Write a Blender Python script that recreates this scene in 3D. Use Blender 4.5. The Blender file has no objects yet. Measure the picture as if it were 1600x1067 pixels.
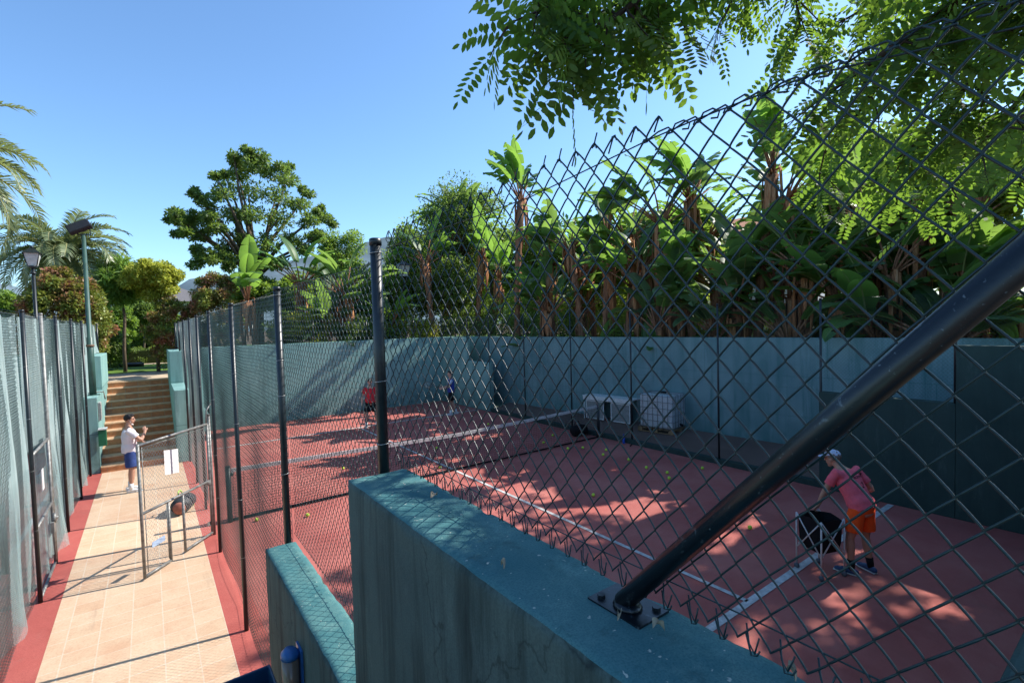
import bpy, bmesh, math, random
import numpy as np
from mathutils import Vector, Matrix, noise
SC = bpy.context.scene
COL = SC.collection
PI = math.pi
R = math.radians

# ------------------------------------------------------------------ camera
F_PX, CX, CY, CAM_H = 773.0, 800.0, 533.5, 3.6
_v1 = Vector((230 - CX, 520 - CY, F_PX)); _v2 = Vector((1850 - CX, 475 - CY, F_PX))
_Y = _v1.normalized(); _X = (_v2 - _Y * _v2.dot(_Y)).normalized(); _Z = _X.cross(_Y)
if _Z.y > 0: _Z = -_Z
# world = (X.c, Y.c, Z.c) for a camera-space vector c (x right, y down, z forward)
cam_d = bpy.data.cameras.new('camera'); cam = bpy.data.objects.new('camera', cam_d); COL.objects.link(cam)
right = Vector((_X.x, _Y.x, _Z.x)); down = Vector((_X.y, _Y.y, _Z.y)); fwd = Vector((_X.z, _Y.z, _Z.z))
M = Matrix((right, -down, -fwd)).transposed().to_4x4(); M.translation = Vector((0, 0, CAM_H))
cam.matrix_world = M
cam_d.sensor_width = 36.0; cam_d.lens = F_PX / 1600 * 36; cam_d.clip_end = 5000; cam_d.clip_start = 0.05
SC.camera = cam
# ------------------------------------------------------------------ world and sun
SUN = Vector((1.0, -0.19, 0.94)).normalized()
w = bpy.data.worlds.new('World'); SC.world = w; w.use_nodes = True
nt = w.node_tree; nt.nodes.clear()
sky = nt.nodes.new('ShaderNodeTexSky'); sky.sky_type = 'NISHITA'; sky.sun_disc = False
sky.sun_elevation = math.asin(SUN.z); sky.sun_rotation = math.atan2(SUN.x, SUN.y)
sky.air_density = 1.0; sky.dust_density = 0.5; sky.ozone_density = 3.0; sky.altitude = 50
bg = nt.nodes.new('ShaderNodeBackground'); bg.inputs[1].default_value = 0.13
wo = nt.nodes.new('ShaderNodeOutputWorld')
tint = nt.nodes.new('ShaderNodeMix'); tint.data_type = 'RGBA'; tint.blend_type = 'MULTIPLY'; tint.inputs[0].default_value = 1.0; tint.inputs[7].default_value = (.84, 1.03, 1.15, 1)
nt.links.new(sky.outputs[0], tint.inputs[6]); nt.links.new(tint.outputs[2], bg.inputs[0]); nt.links.new(bg.outputs[0], wo.inputs[0])
sd = bpy.data.lights.new('sun', 'SUN'); sd.energy = 5.0; sd.angle = R(0.53); sd.color = (1.0, 0.95, 0.87)
sun = bpy.data.objects.new('sun', sd); COL.objects.link(sun)
sun.rotation_euler = (-SUN).to_track_quat('-Z', 'Y').to_euler()
SC.view_settings.view_transform = 'Standard'; SC.view_settings.look = 'None'
SC.view_settings.exposure = 0.80; SC.view_settings.gamma = 1.0
SC.cycles.max_bounces = 6; SC.cycles.diffuse_bounces = 3; SC.cycles.glossy_bounces = 2
SC.cycles.transmission_bounces = 3; SC.cycles.transparent_max_bounces = 12
SC.cycles.caustics_reflective = False; SC.cycles.caustics_refractive = False

# ------------------------------------------------------------------ helpers
def tag(o, label=None, cat=None, group=None, kind=None):
    if label: o['label'] = label
    if cat: o['category'] = cat
    if group: o['group'] = group
    if kind: o['kind'] = kind
    return o
def empty(name, loc=(0, 0, 0), rz=0.0):
    o = bpy.data.objects.new(name, None); COL.objects.link(o)
    o.location = loc; o.rotation_euler = (0, 0, rz); o.empty_display_size = 0.2
    return o
def link_mesh(name, me, mat, parent=None):
    o = bpy.data.objects.new(name, me); COL.objects.link(o)
    for m in (mat if isinstance(mat, (list, tuple)) else [mat]): me.materials.append(m)
    if parent is not None: o.parent = parent
    return o
def np_mesh(name, V, Fs, mat, parent=None, smooth=False, mi=None):
    """V (n,3) array; Fs (m,k) array with equal k."""
    V = np.asarray(V, dtype=np.float32); Fs = np.asarray(Fs, dtype=np.int32)
    me = bpy.data.meshes.new(name); m, k = Fs.shape
    me.vertices.add(len(V)); me.vertices.foreach_set('co', V.ravel())
    me.loops.add(m * k); me.loops.foreach_set('vertex_index', Fs.ravel())
    me.polygons.add(m); me.polygons.foreach_set('loop_start', np.arange(0, m * k, k, dtype=np.int32))
    me.polygons.foreach_set('loop_total', np.full(m, k, dtype=np.int32))
    if smooth: me.polygons.foreach_set('use_smooth', np.ones(m, dtype=bool))
    if mi is not None: me.polygons.foreach_set('material_index', np.asarray(mi, dtype=np.int32))
    me.update(); me.validate()
    return link_mesh(name, me, mat, parent)
class MB:
    def __init__(s): s.v = []; s.f = []; s.sm = []; s.mi = []; s.m = 0
    def add(s, vs, fs, smooth=False):
        b = len(s.v); s.v += [tuple(v) for v in vs]
        for f in fs: s.f.append(tuple(b + i for i in f)); s.sm.append(smooth); s.mi.append(s.m)
        return s
    def box(s, x0, x1, y0, y1, z0, z1):
        vs = [(x, y, z) for z in (z0, z1) for y in (y0, y1) for x in (x0, x1)]
        return s.add(vs, [(0, 2, 3, 1), (4, 5, 7, 6), (0, 1, 5, 4), (2, 6, 7, 3), (0, 4, 6, 2), (1, 3, 7, 5)])
    def prism(s, poly, z0, z1):
        n = len(poly); vs = [(x, y, z0) for x, y in poly] + [(x, y, z1) for x, y in poly]
        fs = [tuple(range(n - 1, -1, -1)), tuple(range(n, 2 * n))] + [(i, (i + 1) % n, n + (i + 1) % n, n + i) for i in range(n)]
        return s.add(vs, fs)
    def obox(s, c, size, mat3=None):
        hx, hy, hz = [q / 2 for q in size]; c = Vector(c)
        vs = []
        for z in (-hz, hz):
            for y in (-hy, hy):
                for x in (-hx, hx):
                    p = Vector((x, y, z)); vs.append(c + (mat3 @ p if mat3 else p))
        return s.add(vs, [(0, 2, 3, 1), (4, 5, 7, 6), (0, 1, 5, 4), (2, 6, 7, 3), (0, 4, 6, 2), (1, 3, 7, 5)])
    def tube(s, pts, rad, n=8, ry=None, ref=None, cap=True, dome=False, smooth=True):
        pts = [Vector(p) for p in pts]; k = len(pts)
        if not isinstance(rad, (list, tuple)): rad = [rad] * k
        rr = [(r, r) if not isinstance(r, (list, tuple)) else r for r in rad]
        if dome:   # rounded ends
            t0 = (pts[0] - pts[1]).normalized(); t1 = (pts[-1] - pts[-2]).normalized()
            a, b = rr[0], rr[-1]; ma = min(a); mb_ = min(b)
            pre = [pts[0] + t0 * ma * .95, pts[0] + t0 * ma * .75]; prr = [(a[0] * .3, a[1] * .3), (a[0] * .66, a[1] * .66)]
            post = [pts[-1] + t1 * mb_ * .75, pts[-1] + t1 * mb_ * .95]; por = [(b[0] * .66, b[1] * .66), (b[0] * .3, b[1] * .3)]
            pts = pre + pts + post; rr = prr + rr + por; k = len(pts)
        vs = []; u = Vector(ref) if ref is not None else None
        for i, p in enumerate(pts):
            t = (pts[min(i + 1, k - 1)] - pts[max(i - 1, 0)])
            t = t.normalized() if t.length > 1e-9 else Vector((0, 0, 1))
            if u is None: u = Vector((1, 0, 0)) if abs(t.x) < .8 else Vector((0, 1, 0))
            u = (u - t * u.dot(t))
            u = u.normalized() if u.length > 1e-6 else t.orthogonal().normalized()
            v = t.cross(u)
            for j in range(n):
                a = 2 * PI * j / n
                vs.append(p + u * (math.cos(a) * rr[i][0]) + v * (math.sin(a) * rr[i][1]))
        fs = [(i * n + j, i * n + (j + 1) % n, (i + 1) * n + (j + 1) % n, (i + 1) * n + j) for i in range(k - 1) for j in range(n)]
        if cap: fs += [tuple(range(n - 1, -1, -1)), tuple(range((k - 1) * n, k * n))]
        return s.add(vs, fs, smooth)
    def ball(s, c, r, nu=12, nv=8, M3=None):
        c = Vector(c); r = (r, r, r) if not isinstance(r, (tuple, list)) else r; vs = []
        for i in range(nv + 1):
            th = PI * i / nv
            for j in range(nu):
                a = 2 * PI * j / nu
                p = Vector((math.sin(th) * math.cos(a) * r[0], math.sin(th) * math.sin(a) * r[1], math.cos(th) * r[2]))
                vs.append(c + (M3 @ p if M3 else p))
        fs = [(i * nu + j, (i + 1) * nu + j, (i + 1) * nu + (j + 1) % nu, i * nu + (j + 1) % nu) for i in range(nv) for j in range(nu)]
        return s.add(vs, fs, True)
    def build(s, name, mat, parent=None, bevel=0):
        me = bpy.data.meshes.new(name); me.from_pydata(s.v, [], s.f)
        me.polygons.foreach_set('use_smooth', s.sm); me.polygons.foreach_set('material_index', s.mi); me.update()
        o = link_mesh(name, me, mat, parent)
        if bevel:
            b = o.modifiers.new('bevel', 'BEVEL'); b.width = bevel; b.segments = 2; b.limit_method = 'ANGLE'
        return o
def struct(o): o['kind'] = 'structure'; return o
def copy_tree(o, parent=None):
    c = o.copy(); COL.objects.link(c); c.parent = parent
    for k in ('label',):
        if parent is None and k in c: pass
    for ch in list(o.children): copy_tree(ch, c)
    return c
# a pixel of the survey (1600 wide) onto a world plane: used to measure where things stand
def ray(px, py):
    c = Vector((px - CX, py - CY, F_PX)); return right * c.x + down * c.y + fwd * c.z
def at_x(px, py, x): r = ray(px, py); return Vector((0, 0, CAM_H)) + r * (x / r.x)
def at_y(px, py, y): r = ray(px, py); return Vector((0, 0, CAM_H)) + r * (y / r.y)
def at_d(px, py, d): r = ray(px, py).normalized(); return Vector((0, 0, CAM_H)) + r * d
def bake_remesh(o, vox, smooth_it=4):
    m = o.modifiers.new('remesh', 'REMESH'); m.mode = 'VOXEL'; m.voxel_size = vox; m.use_smooth_shade = True
    if smooth_it: q = o.modifiers.new('sm', 'SMOOTH'); q.factor = .5; q.iterations = smooth_it
    dg = bpy.context.evaluated_depsgraph_get(); dg.update()
    ne = bpy.data.meshes.new_from_object(o.evaluated_get(dg)); old = o.data
    o.modifiers.clear(); o.data = ne
    return o

# ------------------------------------------------------------------ materials
def C4(c): return (c[0], c[1], c[2], 1.0)
class Mat:
    def __init__(s, name, rough=.7, spec=.3, metal=0.0):
        s.m = bpy.data.materials.new(name); s.m.use_nodes = True; s.n = s.m.node_tree.nodes; s.l = s.m.node_tree.links
        s.b = s.n['Principled BSDF']; s.out = s.n['Material Output']
        s.b.inputs['Roughness'].default_value = rough; s.b.inputs['Specular IOR Level'].default_value = spec
        s.b.inputs['Metallic'].default_value = metal
        s.tc = s.n.new('ShaderNodeTexCoord')
    def coord(s, scale=(1, 1, 1), src='Object', rot=(0, 0, 0)):
        m = s.n.new('ShaderNodeMapping'); m.inputs['Scale'].default_value = scale; m.inputs['Rotation'].default_value = rot
        s.l.new(s.tc.outputs[src], m.inputs[0]); return m.outputs[0]
    def noise(s, scale, detail=4, rough=.6, co=None, dist=0):
        t = s.n.new('ShaderNodeTexNoise'); t.inputs['Scale'].default_value = scale; t.inputs['Detail'].default_value = detail
        t.inputs['Roughness'].default_value = rough; t.inputs['Distortion'].default_value = dist
        s.l.new(co if co is not None else s.tc.outputs['Object'], t.inputs['Vector']); return t.outputs['Fac']
    def ramp(s, fac, stops):
        r = s.n.new('ShaderNodeValToRGB'); e = r.color_ramp.elements
        while len(e) < len(stops): e.new(.5)
        for i, (p, c) in enumerate(stops):
            e[i].position = p; e[i].color = C4(c) if isinstance(c, (tuple, list)) else (c, c, c, 1)
        s.l.new(fac, r.inputs[0]); return r.outputs[0]
    def mix(s, fac, a, b, mode='MIX'):
        x = s.n.new('ShaderNodeMix'); x.data_type = 'RGBA'; x.blend_type = mode; x.clamp_factor = True
        for sock, v in ((x.inputs[0], fac), (x.inputs[6], a), (x.inputs[7], b)):
            if isinstance(v, (int, float)): sock.default_value = v
            elif isinstance(v, (tuple, list)): sock.default_value = C4(v)
            else: s.l.new(v, sock)
        return x.outputs[2]
    def color(s, c):
        if isinstance(c, (tuple, list)): s.b.inputs['Base Color'].default_value = C4(c)
        else: s.l.new(c, s.b.inputs['Base Color'])
        return s
    def bump(s, h, strength=.3, dist=.01):
        b = s.n.new('ShaderNodeBump'); b.inputs['Strength'].default_value = strength; b.inputs['Distance'].default_value = dist
        s.l.new(h, b.inputs['Height']); s.l.new(b.outputs[0], s.b.inputs['Normal']); return s
    def translucent(s, c, fac):
        t = s.n.new('ShaderNodeBsdfTranslucent'); mx = s.n.new('ShaderNodeMixShader'); mx.inputs[0].default_value = fac
        if isinstance(c, (tuple, list)): t.inputs[0].default_value = C4(c)
        else: s.l.new(c, t.inputs[0])
        s.l.new(s.b.outputs[0], mx.inputs[1]); s.l.new(t.outputs[0], mx.inputs[2]); s.l.new(mx.outputs[0], s.out.inputs[0]); s.last = mx
        return s
    def alpha(s, fac):
        tr = s.n.new('ShaderNodeBsdfTransparent'); mx = s.n.new('ShaderNodeMixShader')
        src = s.last.outputs[0] if hasattr(s, 'last') else s.b.outputs[0]
        s.l.new(fac, mx.inputs[0]); s.l.new(tr.outputs[0], mx.inputs[1]); s.l.new(src, mx.inputs[2]); s.l.new(mx.outputs[0], s.out.inputs[0])
        return s
def plain(name, c, rough=.6, spec=.3, metal=0, var=.25, sc=12):
    m = Mat(name, rough, spec, metal); n = m.noise(sc, 4)
    m.color(m.ramp(n, [(.3, tuple(q * (1 - var) for q in c)), (.7, tuple(min(1, q * (1 + var * .6)) for q in c))]))
    return m.m
def leafmat(name, a, b, tr, trans=.35, rough=.45, patch=None, psc=.6):
    m = Mat(name, rough, .35)
    g = m.n.new('ShaderNodeNewGeometry'); col = m.ramp(g.outputs['Random Per Island'], [(0, a), (.55, tuple((p + q) / 2 for p, q in zip(a, b))), (1, b)])
    if patch is not None:
        col = m.mix(m.ramp(m.noise(psc, 3), [(.46, 0.0), (.6, 1.0)]), col, patch)
    m.color(col)
    tc = m.mix(m.ramp(g.outputs['Random Per Island'], [(0, 0.0), (1, 1.0)]), tuple(q * .75 for q in tr), tr)
    m.translucent(tc, trans); return m.m
def teal_wall(name, a, b, stain=.5, dark=(.02, .05, .055), crack=False, sc=1.0, joints=False):
    m = Mat(name, .85, .2)
    big = m.noise(.9 * sc, 5, .65); c = m.ramp(big, [(.35, a), (.65, b)])
    st = m.noise(1.0, 6, .7, m.coord((5 * sc, 5 * sc, .35 * sc)), .3)
    c = m.mix(m.ramp(st, [(.48, 0.0), (.72, stain)]), c, dark)
    pale = m.noise(3.0 * sc, 6, .75, m.coord((2, 2, .5)))
    c = m.mix(m.ramp(pale, [(.58, 0.0), (.75, .35)]), c, tuple(min(1, q * 1.7 + .05) for q in b))
    if joints:
        sx = m.n.new('ShaderNodeSeparateXYZ'); cx_ = m.n.new('ShaderNodeCombineXYZ'); m.l.new(m.tc.outputs['Object'], sx.inputs[0]); m.l.new(sx.outputs[1], cx_.inputs[0]); m.l.new(sx.outputs[2], cx_.inputs[1])
        bt = m.n.new('ShaderNodeTexBrick'); bt.inputs['Scale'].default_value = 1; bt.inputs['Brick Width'].default_value = 3.1; bt.inputs['Row Height'].default_value = 1.02; bt.inputs['Mortar Size'].default_value = .008; bt.offset = .35
        m.l.new(cx_.outputs[0], bt.inputs['Vector']); c = m.mix(m.ramp(bt.outputs['Fac'], [(.2, 0.0), (.8, .55)]), c, dark)
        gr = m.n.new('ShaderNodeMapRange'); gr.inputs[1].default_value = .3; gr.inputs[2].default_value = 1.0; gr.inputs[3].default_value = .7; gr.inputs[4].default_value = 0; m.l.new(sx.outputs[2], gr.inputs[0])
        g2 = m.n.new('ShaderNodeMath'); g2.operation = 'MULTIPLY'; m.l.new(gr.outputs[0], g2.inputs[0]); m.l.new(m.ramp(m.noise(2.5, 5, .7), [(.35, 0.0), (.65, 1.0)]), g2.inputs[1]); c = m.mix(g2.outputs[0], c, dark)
    fine = m.noise(140, 3, .7); c = m.mix(m.ramp(fine, [(.35, .35), (.6, 0.0)]), c, tuple(q * .5 for q in a))
    if crack:
        v = m.n.new('ShaderNodeTexVoronoi'); v.feature = 'DISTANCE_TO_EDGE'; v.inputs['Scale'].default_value = .9
        dd = m.n.new('ShaderNodeVectorMath'); dd.operation = 'ADD'
        nz = m.n.new('ShaderNodeTexNoise'); nz.inputs['Scale'].default_value = 4; nz.inputs['Detail'].default_value = 6
        m.l.new(m.coord((1, 1, 1)), nz.inputs['Vector']); sc_ = m.n.new('ShaderNodeVectorMath'); sc_.operation = 'SCALE'; sc_.inputs[3].default_value = .5
        m.l.new(nz.outputs['Color'], sc_.inputs[0]); m.l.new(m.coord((1.0, 1.0, .55)), dd.inputs[0]); m.l.new(sc_.outputs[0], dd.inputs[1]); m.l.new(dd.outputs[0], v.inputs['Vector'])
        c = m.mix(m.ramp(v.outputs['Distance'], [(.002, .5), (.005, 0.0)]), c, (.008, .010, .010))
    m.color(c); m.bump(fine, .35, .004); return m.m

MT = {}
MT['wall_teal'] = teal_wall('teal painted render', (.19, .36, .34), (.27, .44, .41), .45, joints=True)  # light teal paint of the end, side and stair walls
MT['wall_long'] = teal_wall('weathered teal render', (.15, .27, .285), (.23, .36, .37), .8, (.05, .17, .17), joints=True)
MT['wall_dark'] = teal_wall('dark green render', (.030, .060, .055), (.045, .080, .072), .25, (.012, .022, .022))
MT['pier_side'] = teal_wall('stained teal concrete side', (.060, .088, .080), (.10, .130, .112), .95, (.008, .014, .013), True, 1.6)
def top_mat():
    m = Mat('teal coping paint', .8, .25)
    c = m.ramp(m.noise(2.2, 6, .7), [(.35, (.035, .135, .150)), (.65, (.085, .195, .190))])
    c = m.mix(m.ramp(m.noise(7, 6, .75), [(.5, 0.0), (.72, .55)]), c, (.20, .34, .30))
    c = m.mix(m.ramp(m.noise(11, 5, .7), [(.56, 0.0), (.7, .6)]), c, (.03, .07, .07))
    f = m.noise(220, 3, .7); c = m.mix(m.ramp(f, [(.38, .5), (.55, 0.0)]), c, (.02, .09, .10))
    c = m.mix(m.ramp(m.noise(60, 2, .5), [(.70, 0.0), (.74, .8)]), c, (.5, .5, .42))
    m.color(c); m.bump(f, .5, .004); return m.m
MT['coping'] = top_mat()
def court_mat(name, a, b):
    m = Mat(name, .9, .15)
    c = m.ramp(m.noise(.7, 5, .65), [(.35, a), (.68, b)])
    f = m.noise(160, 2, .8); c = m.mix(m.ramp(f, [(.36, .55), (.52, 0.0)]), c, tuple(q * .45 for q in a))
    c = m.mix(m.ramp(m.noise(90, 2, .8), [(.62, 0.0), (.75, .5)]), c, tuple(min(1, q * 1.6 + .05) for q in b))
    c = m.mix(m.ramp(m.noise(2.2, 6, .7), [(.58, 0.0), (.75, .4)]), c, (.30, .17, .14))
    c = m.mix(m.ramp(m.noise(.35, 6, .75, None, .6), [(.38, .3), (.50, 0.0)]), c, tuple(q * .55 for q in a))
    c = m.mix(m.ramp(m.noise(1.0, 3, .6, m.coord((14, .8, 1))), [(.66, 0.0), (.8, .25)]), c, tuple(q * .5 for q in a))
    m.color(c); m.bump(f, .5, .006); return m.m
MT['court'] = court_mat('red court surface', (.39, .108, .092), (.48, .175, .145))
MT['strip'] = court_mat('red painted strip', (.42, .095, .08), (.47, .13, .105))
def tile_mat():
    m = Mat('peach terracotta tiles', .75, .3)
    br = m.n.new('ShaderNodeTexBrick'); br.offset = 0.0
    br.inputs['Scale'].default_value = 1; br.inputs['Brick Width'].default_value = .31; br.inputs['Row Height'].default_value = .31
    br.inputs['Mortar Size'].default_value = .008; br.inputs['Mortar Smooth'].default_value = .4; br.inputs['Bias'].default_value = 0
    br.inputs['Color1'].default_value = (.60, .43, .29, 1); br.inputs['Color2'].default_value = (.55, .36, .23, 1); br.inputs['Mortar'].default_value = (.60, .50, .38, 1)
    m.l.new(m.coord((1, 1, 1)), br.inputs['Vector'])
    c = m.mix(m.ramp(m.noise(3, 5, .6), [(.4, 0.0), (.75, .6)]), br.outputs['Color'], (.64, .50, .35))
    c = m.mix(m.ramp(m.noise(1.3, 6, .7), [(.5, 0.0), (.75, .45)]), c, (.50, .22, .12))
    c = m.mix(m.ramp(m.noise(45, 4, .7), [(.35, .3), (.55, 0.0)]), c, (.36, .2, .12))
    c = m.mix(m.ramp(m.noise(.8, 5, .75, m.coord((3, .5, 1)), .5), [(.60, 0.0), (.72, .35)]), c, (.30, .20, .14))
    m.color(c); m.bump(br.outputs['Fac'], -.3, .004); return m.m
MT['tile'] = tile_mat()
def brick_riser():
    m = Mat('brick risers', .8, .25)
    br = m.n.new('ShaderNodeTexBrick'); br.offset = .5
    br.inputs['Scale'].default_value = 1; br.inputs['Brick Width'].default_value = .33; br.inputs['Row Height'].default_value = 10
    br.inputs['Mortar Size'].default_value = .006
    br.inputs['Color1'].default_value = (.52, .20, .09, 1); br.inputs['Color2'].default_value = (.60, .28, .13, 1); br.inputs['Mortar'].default_value = (.40, .28, .2, 1)
    m.l.new(m.coord((1, 1, 1), rot=(R(90), 0, 0)), br.inputs['Vector'])
    c = m.mix(m.ramp(m.noise(9, 4, .6), [(.4, 0.0), (.7, .6)]), br.outputs['Color'], (.30, .12, .06)); m.color(c); return m.m
MT['riser'] = brick_riser()
MT['tread'] = plain('pale stair tread', (.55, .35, .21), .8, .2, 0, .35, 6)
MT['line'] = plain('white line paint', (.50, .49, .47), .85, .15, 0, .35, 11)
MT['wire_mid'] = plain('green coated wire', (.035, .07, .07), .4, .5, 0, .3, 4)
MT['post'] = plain('black painted steel', (.012, .018, .022), .38, .5, 0, .5, 30)
def pipe_mat():
    m = Mat('worn dark painted pipe', .33, .5)
    sc_ = m.noise(14, 6, .75, m.coord((1, 1, 1)), 1.2)
    c = m.mix(m.ramp(sc_, [(.60, 0.0), (.66, .8)]), (.004, .008, .012), (.10, .12, .13))
    c = m.mix(m.ramp(m.noise(120, 3, .6), [(.66, 0.0), (.74, .45)]), c, (.25, .29, .31)); m.color(c); m.bump(m.noise(60, 4), .25, .002); return m.m
MT['pipe'] = pipe_mat()
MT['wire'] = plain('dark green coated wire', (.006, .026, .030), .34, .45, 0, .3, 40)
MT['wire_far'] = plain('glint-toned coated wire', (.22, .27, .26), .45, .5, 0, .3, 4)  # pale tone puts the whitish glint of distant wire into the colour
MT['galv'] = plain('galvanised steel tube', (.22, .22, .21), .5, .5, .3, .5, 14)
MT['tie'] = plain('steel tie wire', (.45, .46, .45), .4, .6, .6)
MT['trunk'] = plain('grey brown bark', (.13, .10, .07), .9, .1, 0, .5, 9)
def fib(name, a, b, c3):
    m = Mat(name, .9, .1)
    n1 = m.noise(1, 5, .7, m.coord((22, 22, 2.0)), .5); c = m.ramp(n1, [(.3, a), (.55, b), (.72, c3)])
    m.color(c); m.bump(n1, .8, .03); return m.m
MT['fibre'] = fib('fibrous brown stem', (.07, .032, .02), (.29, .14, .08), (.46, .30, .18))
MT['dry'] = fib('dry leaf sheath', (.20, .08, .04), (.42, .19, .09), (.58, .40, .24))
MT['palm_trunk'] = fib('palm trunk', (.07, .05, .035), (.20, .14, .09), (.36, .27, .16))
MT['strel'] = leafmat('broad banana leaf', (.045, .11, .040), (.11, .21, .06), (.32, .56, .08), .46, .45)
MT['strel2'] = leafmat('broad banana leaf greyish', (.055, .10, .050), (.12, .19, .085), (.34, .55, .10), .42, .45)
MT['pinnate'] = leafmat('pinnate leaflets', (.035, .085, .022), (.085, .17, .035), (.30, .50, .05), .42, .7)
MT['dense'] = leafmat('dense tree leaves', (.055, .10, .03), (.17, .235, .06), (.30, .46, .07), .38, .5)
MT['dense2'] = leafmat('mid green tree leaves', (.07, .13, .030), (.17, .26, .06), (.40, .60, .07), .42, .5)
MT['yellowg'] = leafmat('yellow green leaves', (.20, .26, .03), (.44, .45, .07), (.65, .68, .10), .4, .5)
MT['feather'] = leafmat('feathery bright leaves', (.09, .19, .04), (.18, .32, .06), (.4, .6, .09), .4, .5)
MT['redshrub'] = leafmat('green and red shrub leaves', (.09, .15, .03), (.27, .30, .06), (.35, .4, .06), .25, .45, (.30, .10, .07), 1.5)
MT['palm'] = leafmat('palm leaflets', (.09, .13, .07), (.22, .26, .13), (.35, .42, .12), .3, .4)
MT['hedge'] = leafmat('clipped hedge leaves', (.06, .11, .02), (.15, .21, .035), (.3, .42, .05), .25, .5)
MT['under'] = leafmat('sunlit undergrowth leaves', (.12, .19, .03), (.26, .34, .05), (.60, .75, .10), .5, .5)  # backlit sun glow is put into these brighter leaf colours
MT['white'] = plain('white paint', (.72, .72, .70), .5, .4, 0, .1)
MT['skin'] = plain('tanned skin', (.46, .25, .17), .55, .35, 0, .1, 8)
MT['skin_b'] = plain('light tanned skin', (.52, .31, .22), .55, .35, 0, .1, 8)
MT['black'] = plain('black cloth', (.012, .012, .014), .85, .15, 0, .3)
MT['hair'] = plain('black hair', (.012, .009, .008), .5, .4, 0, .4, 60)
MT['sole'] = plain('white rubber', (.7, .7, .68), .6, .3)
MT['pave'] = court_mat('brown pavers', (.17, .115, .095), (.22, .15, .125))
MT['soil'] = court_mat('garden soil', (.10, .075, .05), (.15, .11, .07))
MT['grass'] = plain('lawn', (.11, .19, .035), .9, .1, 0, .5, 1.2)
MT['path'] = plain('pale garden path', (.48, .38, .27), .9, .1, 0, .2, 2)
MT['kerb'] = plain('dark green kerb', (.03, .055, .05), .8, .2)
# ------------------------------------------------------------------ the setting
def sheet(name, x0, x1, y0, y1, z, mat):
    b = MB(); b.add([(x0, y0, z), (x1, y0, z), (x1, y1, z), (x0, y1, z)], [(0, 1, 2, 3)]); return struct(b.build(name, mat))
YE = 20.8           # far end of both courts
wallpts = [(12.0, YE + .1), (12.1, 16.7), (12.36, 13.6), (12.7, 10.5), (12.93, 8.5), (13.1, 6.4), (13.4, 3.7), (13.8, -.2)]
gm = MB()
for (x0, x1, y0, y1) in ((-1600, 1600, YE + .2, 2500), (-1600, -13.3, -400, YE + .2), (-13.3, 1600, -400, -.8), (.87, 1600, -.8, .0), (-13.3, -1.55, -.8, .0)):
    gm.add([(x0, y0, 1.99), (x1, y0, 1.99), (x1, y1, 1.99), (x0, y1, 1.99)], [(0, 1, 2, 3)])
gm.add([(x + .1, y, 1.99) for x, y in wallpts] + [(1600, 0, 1.99), (1600, YE + .2, 1.99)], [(9, 0, 1, 2, 3, 4, 5, 6, 7, 8)])
struct(gm.build('ground', MT['soil']))
sheet('court_surface', .62, 11.2, .2, YE, 0.0, MT['court'])
sheet('court_surface', -13.1, -1.10, .2, YE, 0.0, MT['court'])
sheet('walkway', -1.10, .62, 3.7, 16.6, .006, MT['tile'])
sheet('painted_strip', .62, .98, 3.7, 16.6, .004, MT['strip'])
sheet('painted_strip', -1.62, -1.10, 3.7, 16.6, .004, MT['strip'])
# white lines, each a thin sheet on its court
def line(x0, x1, y0, y1): return sheet('court_line', x0, x1, y0, y1, .008, MT['line'])
line(5.92, 5.99, 3.22, 17.45); line(2.6, 11.05, 3.15, 3.25); line(1.55, 11.05, 17.42, 17.52); 
line(-12.0, -2.0, 3.15, 3.25); line(-12.0, -2.0, 17.42, 17.52); line(-6.5, -6.43, 3.25, 17.4); line(-2.0, -1.93, 1.5, 20.0)
line(-12, -2, 12.3, 12.36)
# raised ledge beside the right court
lg = MB(); n_ = len(wallpts) - 1
lg.add([(11.25, y, .12) for x, y in wallpts[1:]] + [(x, y, .27) for x, y in wallpts[1:]], [(i, n_ + i, n_ + i + 1, i + 1)[::-1] for i in range(n_ - 1)])
struct(lg.build('ledge_paving', MT['pave']))
kb = MB().box(11.1, 11.25, 4.45, 16.7, -.01, .13); struct(kb.build('kerb', MT['kerb'], bevel=.01))
# ground beyond the far stairs
sheet('garden_path', -40, 40, 21.3, 25.2, 2.0, MT['path'])
sheet('lawn', -30, 40, 25.2, 31.0, 2.004, MT['grass'])
sheet('garden_path', -30, 40, 31.0, 32.0, 2.006, MT['path'])
sheet('lawn', -30, 40, 32.0, 60, 2.004, MT['grass'])

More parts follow.
